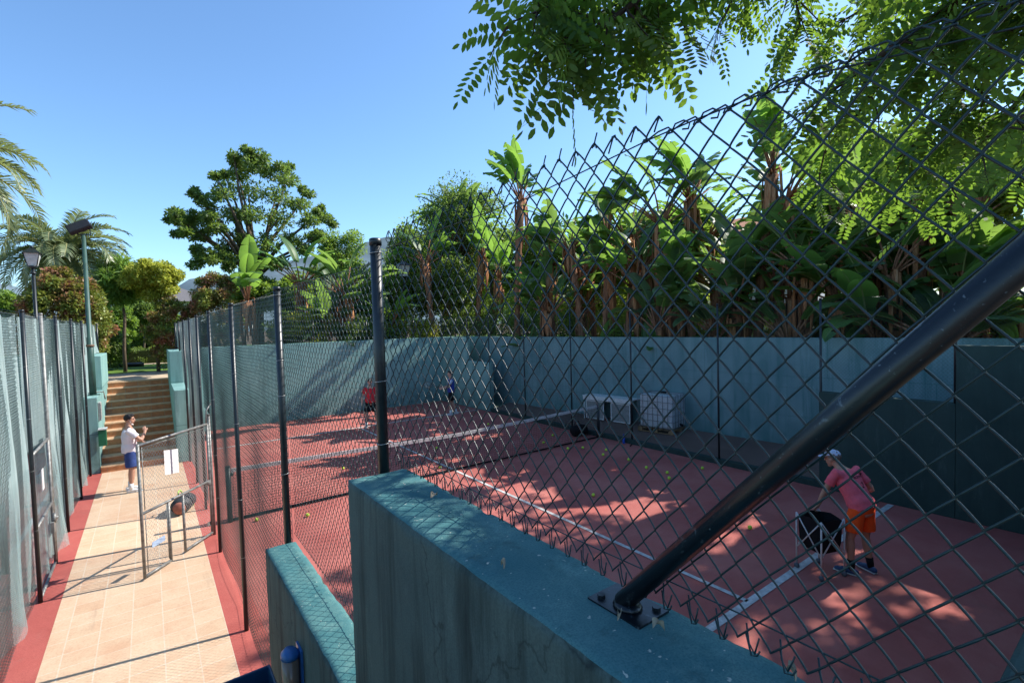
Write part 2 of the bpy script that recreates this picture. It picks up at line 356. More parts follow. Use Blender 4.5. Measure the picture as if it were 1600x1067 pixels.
# rough coping blocks: the piers beside the near stairs
def rough_pier(name, x0, x1, y0, y1, z0, z1, cell, amp, label):
    bm = bmesh.new()
    nx = max(2, round((x1 - x0) / cell)); ny = max(2, round((y1 - y0) / cell)); nz = max(2, round((z1 - z0) / cell))
    def face(o, u, v, nu, nv, mi):
        g = [[bm.verts.new(Vector(o) + Vector(u) * (i / nu) + Vector(v) * (j / nv)) for j in range(nv + 1)] for i in range(nu + 1)]
        for i in range(nu):
            for j in range(nv):
                f = bm.faces.new((g[i][j], g[i + 1][j], g[i + 1][j + 1], g[i][j + 1])); f.material_index = mi; f.smooth = True
    X, Y, Z = x1 - x0, y1 - y0, z1 - z0
    face((x0, y0, z1), (X, 0, 0), (0, Y, 0), nx, ny, 0)
    face((x0, y0, z0), (0, 0, Z), (0, Y, 0), nz, ny, 1)
    face((x1, y0, z0), (0, Y, 0), (0, 0, Z), ny, nz, 1)
    face((x0, y1, z0), (0, 0, Z), (X, 0, 0), nz, nx, 1)
    face((x0, y0, z0), (X, 0, 0), (0, 0, Z), nx, nz, 1)
    bmesh.ops.remove_doubles(bm, verts=bm.verts, dist=cell * .1)
    for v in bm.verts:
        c = v.co; e = (abs(c.x - x0) < 1e-4) + (abs(c.x - x1) < 1e-4) + (abs(c.y - y0) < 1e-4) + (abs(c.y - y1) < 1e-4) + (abs(c.z - z1) < 1e-4)
        nz_ = noise.noise_vector(c * 7) * amp + noise.noise_vector(c * 31) * amp * .45
        if e >= 2:
            ctr = Vector(((x0 + x1) / 2, min(max(c.y, y0 + .1), y1 - .1), min(c.z, z1 - .12)))
            nz_ = nz_ * 1.2 + (ctr - c).normalized() * (cell * .30 + max(0, noise.noise(c * 16)) * cell * .55)
        v.co = c + nz_
    me = bpy.data.meshes.new(name); bm.to_mesh(me); bm.free()
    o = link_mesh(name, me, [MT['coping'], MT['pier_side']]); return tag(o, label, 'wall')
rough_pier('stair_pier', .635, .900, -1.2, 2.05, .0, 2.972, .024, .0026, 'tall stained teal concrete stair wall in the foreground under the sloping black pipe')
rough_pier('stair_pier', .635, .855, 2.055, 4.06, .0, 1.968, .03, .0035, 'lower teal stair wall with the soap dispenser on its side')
def wall(name, label, boxes, mat, bevel=.012, group=None):
    b = MB()
    for q in boxes: b.box(*q)
    o = b.build(name, mat, bevel=bevel); return tag(o, label, 'wall', group)
wall('stair_pier', 'teal stair wall at the near left end of the tiled walkway', [(-1.52, -1.2, -1.2, 2.05, 0, 2.966), (-1.52, -1.2, 2.055, 4.06, 0, 1.968)], MT['wall_teal'])
wall('stair_pier', 'teal stepped wall left of the far stairs', [(-1.40, -1.12, 16.6, 18.7, 0, 1.97), (-1.40, -1.12, 18.703, 21.4, 0, 2.97)], MT['wall_teal'])
wall('stair_pier', 'teal stepped stair wall right of the far brick stairs', [(.52, .86, 16.4, 18.7, 0, 2.0), (.52, .86, 18.703, 21.2, 0, 3.0)], MT['wall_teal'])
wall('boundary_wall', 'sunlit and shadowed teal wall closing the far end of the right court', [(.865, 12.2, YE, YE + .2, 0, 3.02)], MT['wall_teal'])
wall('boundary_wall', 'teal wall closing the far end of the left court beyond the green net', [(-13.3, -1.405, YE, YE + .2, 0, 3.0)], MT['wall_teal'])
wall('boundary_wall', 'long teal side wall of the left court seen through the green net', [(-13.3, -13.1, .2, YE - .003, 0, 3.0)], MT['wall_teal'])
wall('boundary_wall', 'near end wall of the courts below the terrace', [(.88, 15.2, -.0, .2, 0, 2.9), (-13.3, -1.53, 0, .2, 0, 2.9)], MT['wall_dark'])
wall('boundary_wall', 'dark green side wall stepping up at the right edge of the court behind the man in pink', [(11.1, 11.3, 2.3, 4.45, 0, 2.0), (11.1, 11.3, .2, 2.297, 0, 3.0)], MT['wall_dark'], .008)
wall('boundary_wall', 'short teal side wall stepping up at the far right corner of the court behind the player in blue', [(11.1, 11.3, 16.7, 18.4, 0, 2.0), (11.1, 11.3, 18.403, YE - .003, 0, 3.0)], MT['wall_teal'])
wl = MB(); P0 = wallpts; P1 = [(x + .22, y + .03) for x, y in wallpts]; n = len(P0)
vs = [(x, y, 0) for x, y in P0] + [(x, y, 3.02) for x, y in P0] + [(x, y, 3.02) for x, y in P1] + [(x, y, 0) for x, y in P1]
for i in range(n - 1):
    wl.add([vs[i], vs[i + 1], vs[n + i + 1], vs[n + i], vs[2 * n + i], vs[2 * n + i + 1], vs[3 * n + i], vs[3 * n + i + 1]], [(0, 3, 2, 1), (3, 4, 5, 2), (4, 6, 7, 5)])
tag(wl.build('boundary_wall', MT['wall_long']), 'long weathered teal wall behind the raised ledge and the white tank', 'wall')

# stairs: risers and treads
def stairs(label, x0, x1, y_foot, y_top, z_top, n):
    st = empty('staircase', (0, y_foot, 0)); tag(st, label, 'stairs'); st['kind'] = 'structure'
    rz = z_top / n; ru = (y_top - y_foot) / n; rb = MB(); tb = MB(); s = 1 if ru > 0 else -1
    for i in range(n):
        y = y_foot + ru * i; z = rz * i; ya, yb = sorted((y, y + ru))
        if s > 0: rb.box(x0, x1, 0 + ru * i, y_top - y_foot + .1, z, z + rz - .03); tb.box(x0, x1, ru * i - .02, ru * (i + 1) + .03, z + rz - .03, z + rz)
        else: rb.box(x0, x1, y_top - y_foot - .1, ru * i, z, z + rz - .03); tb.box(x0, x1, ru * (i + 1) - .03, ru * i + .02, z + rz - .03, z + rz)
    a = rb.build('riser', MT['riser'], st); b = tb.build('tread', MT['tread'], st); return st
stairs('far brick-red stairs with pale nosings climbing from the walkway to the garden', -1.12, .52, 16.55, 21.3, 2.0, 12)
stairs('near stairs going down to the walkway between the teal stair walls', -1.2, .635, 3.7, -.8, 1.98, 11)

# ------------------------------------------------------------------ chain link
def link_arrays(u0, k0, k1, p, r0, r1, q, z0, rad, ns, ppr, d, seed=0, top_ext=.02, bot_ext=.0):
    """wires k0..k1 of half pitch p; rows r0..r1 of half pitch q (node parity k+r even). returns V,F in (u, out, z)"""
    rng = np.random.default_rng(seed); K = np.arange(k0, k1); rows = r1 - r0
    S = rows * ppr + 1; t = np.arange(S) / ppr + r0
    ph = t[None, :] + (K[:, None] % 2)                    # even -> left bend
    tri = np.abs(((ph + 0) % 2) - 1)                      # 1 at even, 0 at odd
    amp = 1 + (.05 if ppr > 1 else 0)
    u = u0 + (K[:, None] + .5 + (.5 - tri) * amp) * p
    out = d * np.clip(1.6 * np.sin(ph * PI + .0001), -1, 1)
    if ppr == 1: out = np.where(((t[None, :].astype(int)) % 2) == 0, d, -d) * np.ones_like(u)
    z = z0 + t[None, :] * q + 0 * u
    jit = .0006 if ppr == 1 else 0
    u = u + .0025 * np.sin(z * 5.1 + u * 1.7) + .0015 * np.sin(z * 23 + u * 9) + rng.normal(0, 1, u.shape) * jit; z = z + .0035 * np.sin(u * 4.3 + z * 1.1) + .0015 * np.sin(u * 31 + 1) + rng.normal(0, 1, u.shape) * jit
    du = np.gradient(u, axis=1); dz = np.gradient(z, axis=1); do = np.gradient(out, axis=1)
    L = np.sqrt(du**2 + dz**2); nu, nz = dz / L, -du / L
    if ppr == 1: nu = np.ones_like(u) * 1.34; nz = np.zeros_like(u)
    W_ = len(K); V = np.empty((W_, S, ns, 3), np.float32)
    for j in range(ns):
        a = 2 * PI * j / ns + .5; c, s_ = math.cos(a) * rad, math.sin(a) * rad
        V[:, :, j, 0] = u + nu * c; V[:, :, j, 1] = out + s_; V[:, :, j, 2] = z + nz * c
    idx = np.arange(W_ * S * ns).reshape(W_, S, ns); j2 = np.roll(np.arange(ns), -1)
    F = np.stack([idx[:, :-1, :], idx[:, :-1][:, :, j2], idx[:, 1:][:, :, j2], idx[:, 1:, :]], -1).reshape(-1, 4)
    return V.reshape(-1, 3), F
def fence_panel(parent, axis, const, ua, ub, za, zb, p, q, u0, z0, rad, ns, ppr, d, mat, seed=0, wavy=0.0, wz=1.0, name='mesh'):
    k0 = math.ceil((ua - u0) / p); k1 = math.floor((ub - u0) / p); r0 = math.ceil((za - z0) / q); r1 = math.floor((zb - z0) / q)
    V, F_ = link_arrays(u0, k0, k1, p, r0, r1, q, z0, rad, ns, ppr, d, seed)
    out = V[:, 1] + (wavy * np.sin(V[:, 0] * 2.3 + seed) * np.sin(V[:, 2] * 1.9 * wz + .7) if wavy else 0)
    P = np.empty_like(V)
    if axis == 'Y': P[:, 0] = const + out; P[:, 1] = V[:, 0]; P[:, 2] = V[:, 2]
    else: P[:, 0] = V[:, 0]; P[:, 1] = const + out; P[:, 2] = V[:, 2]
    return np_mesh(name, P, F_, mat, parent, smooth=True)
def fence_post(parent, x, y, z0, z1, r, mat, ties=(), cap=True, n=14):
    b = MB(); b.tube([(x, y, z0), (x, y, z1 - .015)], r, n)
    if cap: b.tube([(x, y, z1 - .03), (x, y, z1 - .004), (x, y, z1)], [r * 1.12, r * 1.1, r * .85], n)
    o = b.build('post', mat, parent)
    if ties:
        for z in ties:
            t = MB()
            pts = [(x + math.cos(a) * (r + .002), y + math.sin(a) * (r + .002), z + .006 * math.sin(a * .5 + z * 9)) for a in [2 * PI * i / 14 for i in range(15)]]
            t.tube(pts, .0016, 4, cap=False)
            t.build('wire_tie', MT['tie'], o)
    return o
PX, PZ, U0, Z0 = .0299, .03375, .237, 3.5605        # measured mesh of the near fence
FX = .84
fr = empty('chain_link_fence', (FX, 2.05, 0)); tag(fr, 'tall chain link fence between walkway and right court, passing closest to the viewer', 'fence')
def child(o, root):   # keep world-built coordinates under a moved root
    o.matrix_parent_inverse = Matrix.Translation(-Vector(root.location)); return o
def FP(root, *a, **k): return child(fence_panel(root, *a, **k), root)
def PO(root, *a, **k): return child(fence_post(root, *a, **k), root)
near_a = FP(fr, 'Y', FX, -.75, .63, 2.99, 3.97, PX, PZ, U0, Z0, .00195, 6, 6, .0026, MT['wire'], 1)
near_b = FP(fr, 'Y', FX, .62, 2.06, 2.99, 4.0, PX, PZ, U0, Z0, .00195, 6, 6, .0026, MT['wire'], 1)
FP(fr, 'Y', FX, 2.06, 4.08, 2.0, 3.93, PX, PZ, U0, Z0, .0016, 4, 2, .0026, MT['wire'], 2, .012)
FP(fr, 'Y', FX, 4.08, 10.15, .03, 3.91, PX, PZ, U0, Z0, .0019, 3, 1, .0026, MT['wire_mid'], 3, .03)
FP(fr, 'Y', FX, 10.17, 11.64, 2.05, 3.91, PX, PZ, U0, Z0, .0016, 3, 1, .0026, MT['wire'], 4, .02)
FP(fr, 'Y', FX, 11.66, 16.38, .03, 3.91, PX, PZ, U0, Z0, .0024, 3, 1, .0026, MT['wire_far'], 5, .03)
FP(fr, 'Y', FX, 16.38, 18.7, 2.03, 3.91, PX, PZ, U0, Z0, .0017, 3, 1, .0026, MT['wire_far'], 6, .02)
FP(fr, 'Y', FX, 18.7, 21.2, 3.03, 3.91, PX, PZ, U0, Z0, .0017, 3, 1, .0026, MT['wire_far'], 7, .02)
# knuckled top and barbed bottom of the near panel
kb = MB(); rng = random.Random(4)
for k in range(-32, 61):
    y = U0 + k * PX
    if y > .62:
        if k % 2 == 0: continue
        zt = Z0 + 13 * PZ; j = rng.uniform(-.003, .003); t_ = rng.choice((-1, 1, 1)); l_ = rng.uniform(.010, .020)
        kb.tube([(FX + .002, y - .006, zt - .008), (FX + .003, y + j, zt + .004), (FX, y + .005, zt + .001), (FX - .003, y + .002, zt - .006), (FX - .002, y - .003, zt)], .0018, 5)
        kb.tube([(FX + .001, y + .003 * t_, zt - .002), (FX + .003, y + .010 * t_, zt - .012), (FX + .004, y + (.010 + l_ * .5) * t_, zt - .012 - l_)] if rng.random() < .7 else [(FX, y, zt - .004), (FX + .001, y - .004, zt + .012), (FX + .002, y - .009, zt + .026)], .0018, 5)
    else:
        if k % 2: continue
        zt = Z0 + 12 * PZ; j = rng.uniform(-.003, .003)
        kb.tube([(FX, y - .002, zt - .004), (FX + .004, y + .012, zt + .010), (FX + .005, y + .036, zt + .008 + j), (FX + .004, y + .058, zt + .002), (FX + .002, y + .070, zt + .003), (FX - .002, y + .072, zt - .005), (FX - .004, y + .056, zt - .006)], .0018, 5)
        kb.tube([(FX, y + .002, zt - .004), (FX - .004, y - .010, zt + .008), (FX - .004, y - .028, zt + .010 - j), (FX - .002, y - .040, zt + .000), (FX + .002, y - .034, zt - .008), (FX + .004, y - .020, zt - .004)], .0018, 5)
for k in range(-32, 61):
    r_b = math.ceil((2.99 - Z0) / PZ)
    if (k + r_b) % 2 == 0: continue
    zb = Z0 + r_b * PZ; y = U0 + k * PX; j = rng.uniform(-.004, .004)
    kb.tube([(FX, y - .012, zb + .014), (FX + .006, y + j, zb - .022), (FX + .010, y + .012 + j, zb - .010), (FX + .012, y + .017, zb + .024)], .0017, 5)
    kb.tube([(FX, y + .012, zb + .014), (FX - .005, y + j, zb - .020), (FX - .008, y - .012, zb - .014), (FX - .009, y - .018, zb - .002)], .0017, 5)
ko = kb.build('knuckle', MT['wire'])
bm = bmesh.new(); bm.from_mesh(near_a.data); bm.from_mesh(near_b.data); bm.from_mesh(ko.data); bm.to_mesh(near_a.data); bm.free()
bpy.data.objects.remove(ko); bpy.data.objects.remove(near_b)
tw = MB()
def wire(pts, r=.0016): tw.tube(pts, r, 5)
wire([(FX + .004, y, 3.935 + .035 * max(0, min(1, (1.05 - y) / .45)) - .05 * max(0, min(1, (.35 - y) / .3))) for y in np.arange(-.75, 2.06, .10)])
wire([(FX + .004, y, 3.055 + .006 * math.sin(y * 4)) for y in np.arange(-.75, 2.06, .12)])
wire([(FX, y, 3.90 + .01 * math.sin(y * 2)) for y in np.arange(2.06, 21.2, .25)])
wire([(FX + .002, y, 2.03) for y in (2.07, 3, 4.05)]); wire([(FX, y, .06 + .05 * abs(math.sin(y * 1.3))) for y in np.arange(4.1, 10.1, .2)]); wire([(FX, y, .06) for y in (11.7, 14, 16.3)])
child(tw.build('tension_wire', MT['wire'], fr), fr)
for y, z0, z1, r in ((2.05, 2.95, 3.975, .0235), (4.06, 1.95, 3.92, .025), (6.62, 0, 3.92, .025), (9.26, 0, 3.92, .025), (11.68, 0, 3.92, .025), (13.85, 0, 3.92, .025), (16.3, 0, 3.92, .025), (18.75, 2.9, 3.93, .025), (21.1, 2.9, 3.93, .025), (-.72, 2.95, 4.06, .0235)):
    PO(fr, .80, y, z0, z1, r, MT['post'], ties=[z1 - .06] + [z for z in (3.1, 3.36, 2.5, 1.6, .9) if z > z0 + .1])
PO(fr, .80, 10.13, 0, 2.15, .024, MT['galv'])
# brace pipe with its base plate, bolted to the tall stair wall
bp = MB(); a0 = Vector((.815, .715, 2.99)); dirp = (Vector((.80, .11, 3.643)) - Vector((.815, .665, 3.035))).normalized()
bp.tube([a0 - dirp * .01, a0 + dirp * 1.25], .0208, 28)
brace = bp.build('brace_pipe', MT['pipe'], fr); child(brace, fr)
pl = MB(); pl.box(.774, .872, .645, .790, 2.970, 2.9765); pl.tube([(.797, .770, 2.976), (.797, .770, 2.984)], .009, 6, smooth=False); pl.tube([(.852, .662, 2.976), (.852, .662, 2.984)], .009, 6, smooth=False)
pl.ball((.815, .71, 2.98), (.030, .034, .010), 14, 6)
o = pl.build('base_plate', MT['pipe'], brace)

# left fence with its green debris net
LX = -1.36
fl = empty('chain_link_fence', (LX, 9, 0)); tag(fl, 'tall chain link fence with ragged green netting beside the left court', 'fence')
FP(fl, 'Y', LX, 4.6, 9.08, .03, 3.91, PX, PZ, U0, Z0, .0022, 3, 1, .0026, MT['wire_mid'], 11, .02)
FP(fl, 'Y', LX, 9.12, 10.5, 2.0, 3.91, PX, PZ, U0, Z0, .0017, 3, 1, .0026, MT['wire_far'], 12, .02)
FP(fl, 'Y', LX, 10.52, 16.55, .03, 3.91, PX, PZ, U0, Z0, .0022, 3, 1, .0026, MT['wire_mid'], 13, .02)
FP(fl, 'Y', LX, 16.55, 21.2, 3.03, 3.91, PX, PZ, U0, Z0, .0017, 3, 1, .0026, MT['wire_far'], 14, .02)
for y in (6.4, 9.1, 10.52, 12.05, 14.26, 16.44): PO(fl, -1.32, y, 0, 3.95, .025, MT['galv'] if y in (10.52,) else MT['post'], ties=[3.8, 3.2, 2.5, 1.8, 1.0])
for y in (18.6, 21.1): PO(fl, -1.32, y, 2.9, 3.95, .025, MT['post'])
def net_mat():
    m = Mat('green debris netting', .9, .1)
    c = m.ramp(m.noise(3, 5, .7, m.coord((1, 3, .5))), [(.3, (.34, .46, .44)), (.7, (.56, .66, .63))])
    m.color(c); m.translucent((.30, .50, .48), .45)
    wv = m.n.new('ShaderNodeTexWave'); wv.bands_direction = 'Z'; wv.inputs['Scale'].default_value = 14; wv.inputs['Distortion'].default_value = 3.0; wv.inputs['Detail'].default_value = 2
    m.l.new(m.coord((1, 1, 1)), wv.inputs['Vector'])
    a = m.ramp(wv.outputs['Fac'], [(.1, .70), (.6, 1.0)])
    streak = m.ramp(m.noise(1, 5, .7, m.coord((1, 9, .8)), .5), [(.35, .62), (.6, 1.0)])
    z = m.n.new('ShaderNodeSeparateXYZ'); m.l.new(m.tc.outputs['Object'], z.inputs[0])
    low = m.n.new('ShaderNodeMapRange'); low.inputs[1].default_value = 1.3; low.inputs[2].default_value = 1.9; low.inputs[3].default_value = .50; low.inputs[4].default_value = 1.15
    m.l.new(z.outputs[2], low.inputs[0])
    p = m.n.new('ShaderNodeMath'); p.operation = 'MULTIPLY'; m.l.new(a, p.inputs[0]); m.l.new(streak, p.inputs[1])
    p2 = m.n.new('ShaderNodeMath'); p2.operation = 'MULTIPLY'; p2.use_clamp = True; m.l.new(p.outputs[0], p2.inputs[0]); m.l.new(low.outputs[0], p2.inputs[1])
    m.alpha(p2.outputs[0]); return m.m
MT['net'] = net_mat()
def cloth(name, parent, y0, y1, ztop, zbot, x, amp, seed, mat):
    ny = int((y1 - y0) / .07); nz = 60; V = []; 
    for i in range(ny + 1):
        y = y0 + (y1 - y0) * i / ny
        for j in range(nz + 1):
            s = j / nz; z = ztop(y) + (zbot(y) - ztop(y)) * s
            d = amp * (.15 + s ** 1.5) * (noise.noise(Vector((y * 2.6, z * .35, seed))) + .5 * noise.noise(Vector((y * 7, z * .8, seed + 3))))
            V.append((x + d, y, z))
    F_ = [(i * (nz + 1) + j, (i + 1) * (nz + 1) + j, (i + 1) * (nz + 1) + j + 1, i * (nz + 1) + j + 1) for i in range(ny) for j in range(nz)]
    return np_mesh(name, V, F_, mat, parent, smooth=True)
for (a, b_) in ((4.6, 9.08), (10.55, 20.9)):
    child(cloth('netting', fl, a, b_, lambda y: 3.86 + .03 * math.sin(y * 5), lambda y: (.06 + .08 * abs(math.sin(y * 3.3))) if y < 16.5 else 2.0 if y < 18.7 else 3.0, LX - .02, .16, a, MT['net']), fl)
child(cloth('netting', fl, 9.12, 10.5, lambda y: 3.86, lambda y: 2.02, LX - .02, .05, 3, MT['net']), fl)
tw = MB()
wire([(LX, y, 3.92) for y in np.arange(4.6, 21.2, .5)], .002); child(tw.build('tension_wire', MT['wire'], fl), fl)
# gate of the left fence, shut
gl = empty('wire_gate', (-1.32, 9.1, 0)); tag(gl, 'shut wire gate with green netting and a padlock wheel in the left fence', 'gate')
def rel(o): return o
g = MB(); 
for y in (.05, 1.36): g.tube([(0, y, .05), (0, y, 2.0)], .02, 10)
for z in (.05, 1.0, 2.0): g.tube([(0, .05, z), (0, 1.36, z)], .02, 10)
g.build('gate_frame', MT['galv'], gl)
fence_panel(gl, 'Y', -.02, .06, 1.35, .07, 1.98, PX, PZ, 0, 0, .0017, 3, 1, .0026, MT['wire_far'], 15)
cloth('netting', gl, .06, 1.35, lambda y: 1.6, lambda y: .1 + .1 * abs(math.sin(y * 4)), -.04, .12, 8, MT['net'])
s = MB(); s.box(.01, .014, .55, .73, 1.38, 1.68); s.build('notice', MT['white'], gl)
s = MB(); s.tube([(.03, 1.18, .80), (.065, 1.18, .80)], [.075, .075], 18); s.tube([(.02, 1.18, .80), (.09, 1.18, .80)], .02, 10); s.box(.01, .05, 1.05, 1.22, .6, .76); s.build('latch_wheel', MT['galv'], gl)

# mesh fence above the right hand walls and ledge of the court
RX = 11.17
fd = empty('chain_link_fence', (RX, 10, 0)); tag(fd, 'chain link fence with thin posts along the ledge and dark wall', 'fence')
for (a, b_, z, sd_) in ((.2, 2.3, 3.01, 21), (2.3, 4.45, 2.01, 22), (4.45, 16.7, .15, 23), (16.7, 18.4, 2.01, 24), (18.4, 20.8, 3.01, 25)):
    FP(fd, 'Y', RX, a, b_, z, 3.9, PX, PZ, U0, Z0, .0013, 3, 1, .0022, MT['wire'], sd_, .02)
for y, z in ((.3, 3.0), (2.31, 2.0), (4.42, .0), (6.7, .1), (9.4, .1), (11.9, .1), (14.4, .1), (16.72, .1), (18.4, 2.9), (20.7, 2.9)): PO(fd, RX - .04, y, z, 3.93, .023, MT['post'])
tw = MB()
wire([(RX, .2, 3.9), (RX, 20.8, 3.9)], .002); wire([(RX, 4.45, 2.03), (RX, 16.7, 2.03)], .002); child(tw.build('tension_wire', MT['wire'], fd), fd)
fe = empty('chain_link_fence', (6, 20.9, 3.0)); tag(fe, 'low chain link fence standing on top of the far end wall', 'fence')
FP(fe, 'X', YE + .1, .9, 12.1, 3.03, 3.9, PX, PZ, U0, Z0, .0015, 3, 1, .0022, MT['wire'], 31, .02)
for x in (.95, 3.2, 5.4, 7.6, 9.8, 12.0): PO(fe, x, YE + .08, 3.0, 3.93, .023, MT['post'])
# ------------------------------------------------------------------ open gate on the walkway
gang = math.atan2(-1.23, -.98)      # from the hinge (0.79,10.13) towards the free end
MT['gate_wire'] = plain('bright galvanised wire', (.42, .42, .40), .45, .5, .2)
gt = empty('wire_gate', (.78, 10.12, 0), gang); tag(gt, 'galvanised wire gate standing open across the tiles with a white notice on it', 'gate')
GW = 1.55
b = MB()
for x, z0, z1 in ((0.02, .04, 1.97), (GW, .04, 2.0)): b.tube([(x, 0, z0), (x, 0, z1)], .021, 12)
for z in (.98, 1.98): b.tube([(0.02, 0, z), (GW, 0, z)], .021, 12)
b.tube([(GW, 0, .06), (1.02, 0, .05)], .021, 12); b.tube([(.70, 0, .05), (.02, 0, .06)], .021, 12)
b.tube([(1.02, 0, .04), (1.02, 0, .98)], .02, 12); b.tube([(.70, 0, .04), (.70, 0, .98)], .02, 12)
b.box(-.02, .1, -.03, -.015, 1.8, 1.86); b.box(-.02, .1, -.03, -.015, .2, .26)
b.build('gate_frame', MT['galv'], gt)
def gmesh(a, c, z0, z1, s): fence_panel(gt, 'X', 0, a, c, z0, z1, .0299, .03375, 0, 0, .0018, 4, 2, .0024, MT['gate_wire'], s)
gmesh(.06, GW - .05, 1.0, 1.95, 41); gmesh(1.06, GW - .05, .08, .95, 42); gmesh(.04, .66, .08, .95, 43)
b = MB()
for x in (GW - .07, 1.06): b.tube([(x, 0, .1), (x, 0, .95)], .006, 6)
b.tube([(GW - .07, 0, 1.02), (GW - .07, 0, 1.94)], .006, 6); b.tube([(.06, 0, 1.93), (GW - .07, 0, 1.93)], .005, 6)
b.build('stretcher_rod', MT['galv'], gt)
b = MB(); b.add([(.78 + .30 * i / 6, .020 + .016 * max(0, math.sin((i - 3) * 1.1)), z + .05 * (i / 6)) for i in range(7) for z in (1.36, 1.74)], [(2 * i, 2 * i + 2, 2 * i + 3, 2 * i + 1) for i in range(6)], True)
nb = b.build('notice', MT['white'], gt)
b = MB(); b.box(1.14, 1.40, .012, .016, .42, .50); b.build('plate', plain('pale blue plate', (.30, .40, .55), .5), gt)
b = MB(); b.tube([(.04, 0, 2.0), (.02, 0, 2.22), (-.10, .02, 2.34)], .013, 8); b.ball((.05, -.02, .95), .05, 10, 6); b.build('latch', MT['galv'], gt)

# ------------------------------------------------------------------ stairs fittings
o = MB(); o.box(-1.118, -1.06, 16.64, 16.98, 1.36, 1.82)
r_ = empty('junction_box', (0, 0, 0)); tag(r_, 'grey louvred box on the teal wall left of the far stairs', 'box')
o.build('housing', plain('grey enamel', (.42, .42, .38), .5), r_, bevel=.008)
o = MB()
for i in range(9): o.box(-1.060, -1.052, 16.67, 16.95, 1.42 + i * .04, 1.435 + i * .04)
o.build('louvre', plain('grey slat', (.30, .30, .27), .5), r_)
r_ = empty('meter_box', (0, 0, 0)); tag(r_, 'dark green letterbox-like cabinet with a pale lid beside the far stairs', 'box')
o = MB(); o.box(-1.118, -.96, 16.30, 16.56, .75, 1.16); o.build('cabinet', plain('dark green enamel', (.015, .12, .06), .4), r_, bevel=.006)
o = MB(); o.box(-1.118, -.94, 16.28, 16.58, 1.163, 1.19); o.build('lid', plain('pale metal lid', (.5, .52, .5), .4), r_)
# floodlight pole
fp = empty('floodlight_pole', (-1.24, 17.3, 1.97)); tag(fp, 'tall green floodlight pole on the left stair wall with a dark tilted lamp', 'lamp post')
green = plain('green enamel pole', (.035, .085, .070), .45, .5, 0, .3, 5)
b = MB(); b.tube([(0, 0, 0), (0, 0, 1.55), (0, 0, 1.56), (0, 0, 4.25)], [.078, .072, .055, .045], 16); b.tube([(0, 0, 0), (0, 0, .025)], .15, 4, smooth=False); b.build('pole', green, fp)
b = MB(); b.tube([(0, 0, 1.30), (0, 0, 1.36)], .088, 16); b.tube([(-.2, 0, .06), (.22, -.04, .08), (.25, -.06, -.12)], .014, 6); b.build('clamp', plain('rusty clamp', (.14, .09, .06), .7), fp)
b = MB(); b.box(-.13, .13, -.03, .03, 4.25, 4.28); b.box(-.2, -.18, -.02, .02, 4.27, 4.45); b.box(.13, .15, -.02, .02, 4.27, 4.45); b.build('bracket', MT['post'], fp)
hm = Matrix.Rotation(R(-28), 3, 'Y') @ Matrix.Rotation(R(38), 3, 'X')
b = MB(); b.obox((-.08, -.02, 4.46), (.52, .40, .13), hm); h_ = b.build('lamp_head', plain('black cast lamp housing', (.02, .02, .022), .5), fp, bevel=.03)
b = MB(); b.obox(Vector((-.08, -.02, 4.46)) + hm @ Vector((0, 0, -.068)), (.44, .32, .01), hm); b.build('glass', plain('brown lamp glass', (.12, .06, .04), .15, .7), h_)

def street_lamp(x, y, zg, zt, label, s=1.0):
    r_ = empty('street_lamp', (x, y, zg)); tag(r_, label, 'street lamp', 'lantern street lamps in the garden'); H_ = zt - zg
    iron = MT['post']
    b = MB(); b.tube([(0, 0, 0), (0, 0, .5), (0, 0, .55), (0, 0, H_ - .75 * s)], [.09, .075, .05, .04], 12); b.tube([(0, 0, H_ - .95 * s), (0, 0, H_ - .9 * s)], .07, 12); b.build('pole', iron, r_)
    b = MB(); a, c = .12 * s, .20 * s; z0, z1 = H_ - .68 * s, H_ - .26 * s
    b.add([(-a, -a, z0), (a, -a, z0), (a, a, z0), (-a, a, z0), (-c, -c, z1), (c, -c, z1), (c, c, z1), (-c, c, z1)], [(0, 1, 5, 4), (1, 2, 6, 5), (2, 3, 7, 6), (3, 0, 4, 7)])
    b.build('glass', plain('frosted lantern glass', (.62, .62, .58), .3, .5), r_)
    b = MB()
    for sx, sy in ((-1, -1), (1, -1), (1, 1), (-1, 1)): b.tube([(sx * a, sy * a, z0), (sx * c, sy * c, z1)], .012, 5)
    b.tube([(0, 0, z0 - .08), (0, 0, z0)], [.05, a * 1.3], 8)
    b.add([(-c * 1.25, -c * 1.25, z1), (c * 1.25, -c * 1.25, z1), (c * 1.25, c * 1.25, z1), (-c * 1.25, c * 1.25, z1), (-.05, -.05, z1 + .18 * s), (.05, -.05, z1 + .18 * s), (.05, .05, z1 + .18 * s), (-.05, .05, z1 + .18 * s)],
          [(3, 2, 1, 0), (0, 1, 5, 4), (1, 2, 6, 5), (2, 3, 7, 6), (3, 0, 4, 7), (4, 5, 6, 7)])
    b.tube([(0, 0, z1 + .18 * s), (0, 0, z1 + .24 * s), (0, 0, z1 + .27 * s)], [.03, .045, .01], 8); b.build('lantern_frame', iron, r_)
street_lamp(-2.50, 19.2, 1.99, 6.12, 'street lamp with a white lantern in front of the round red-leaved shrub', .82)
p = at_y(630, 405, 24); street_lamp(p.x, 24, 1.99, p.z, 'street lamp with a slim lantern among the trees right of the tall black post', 1.3)

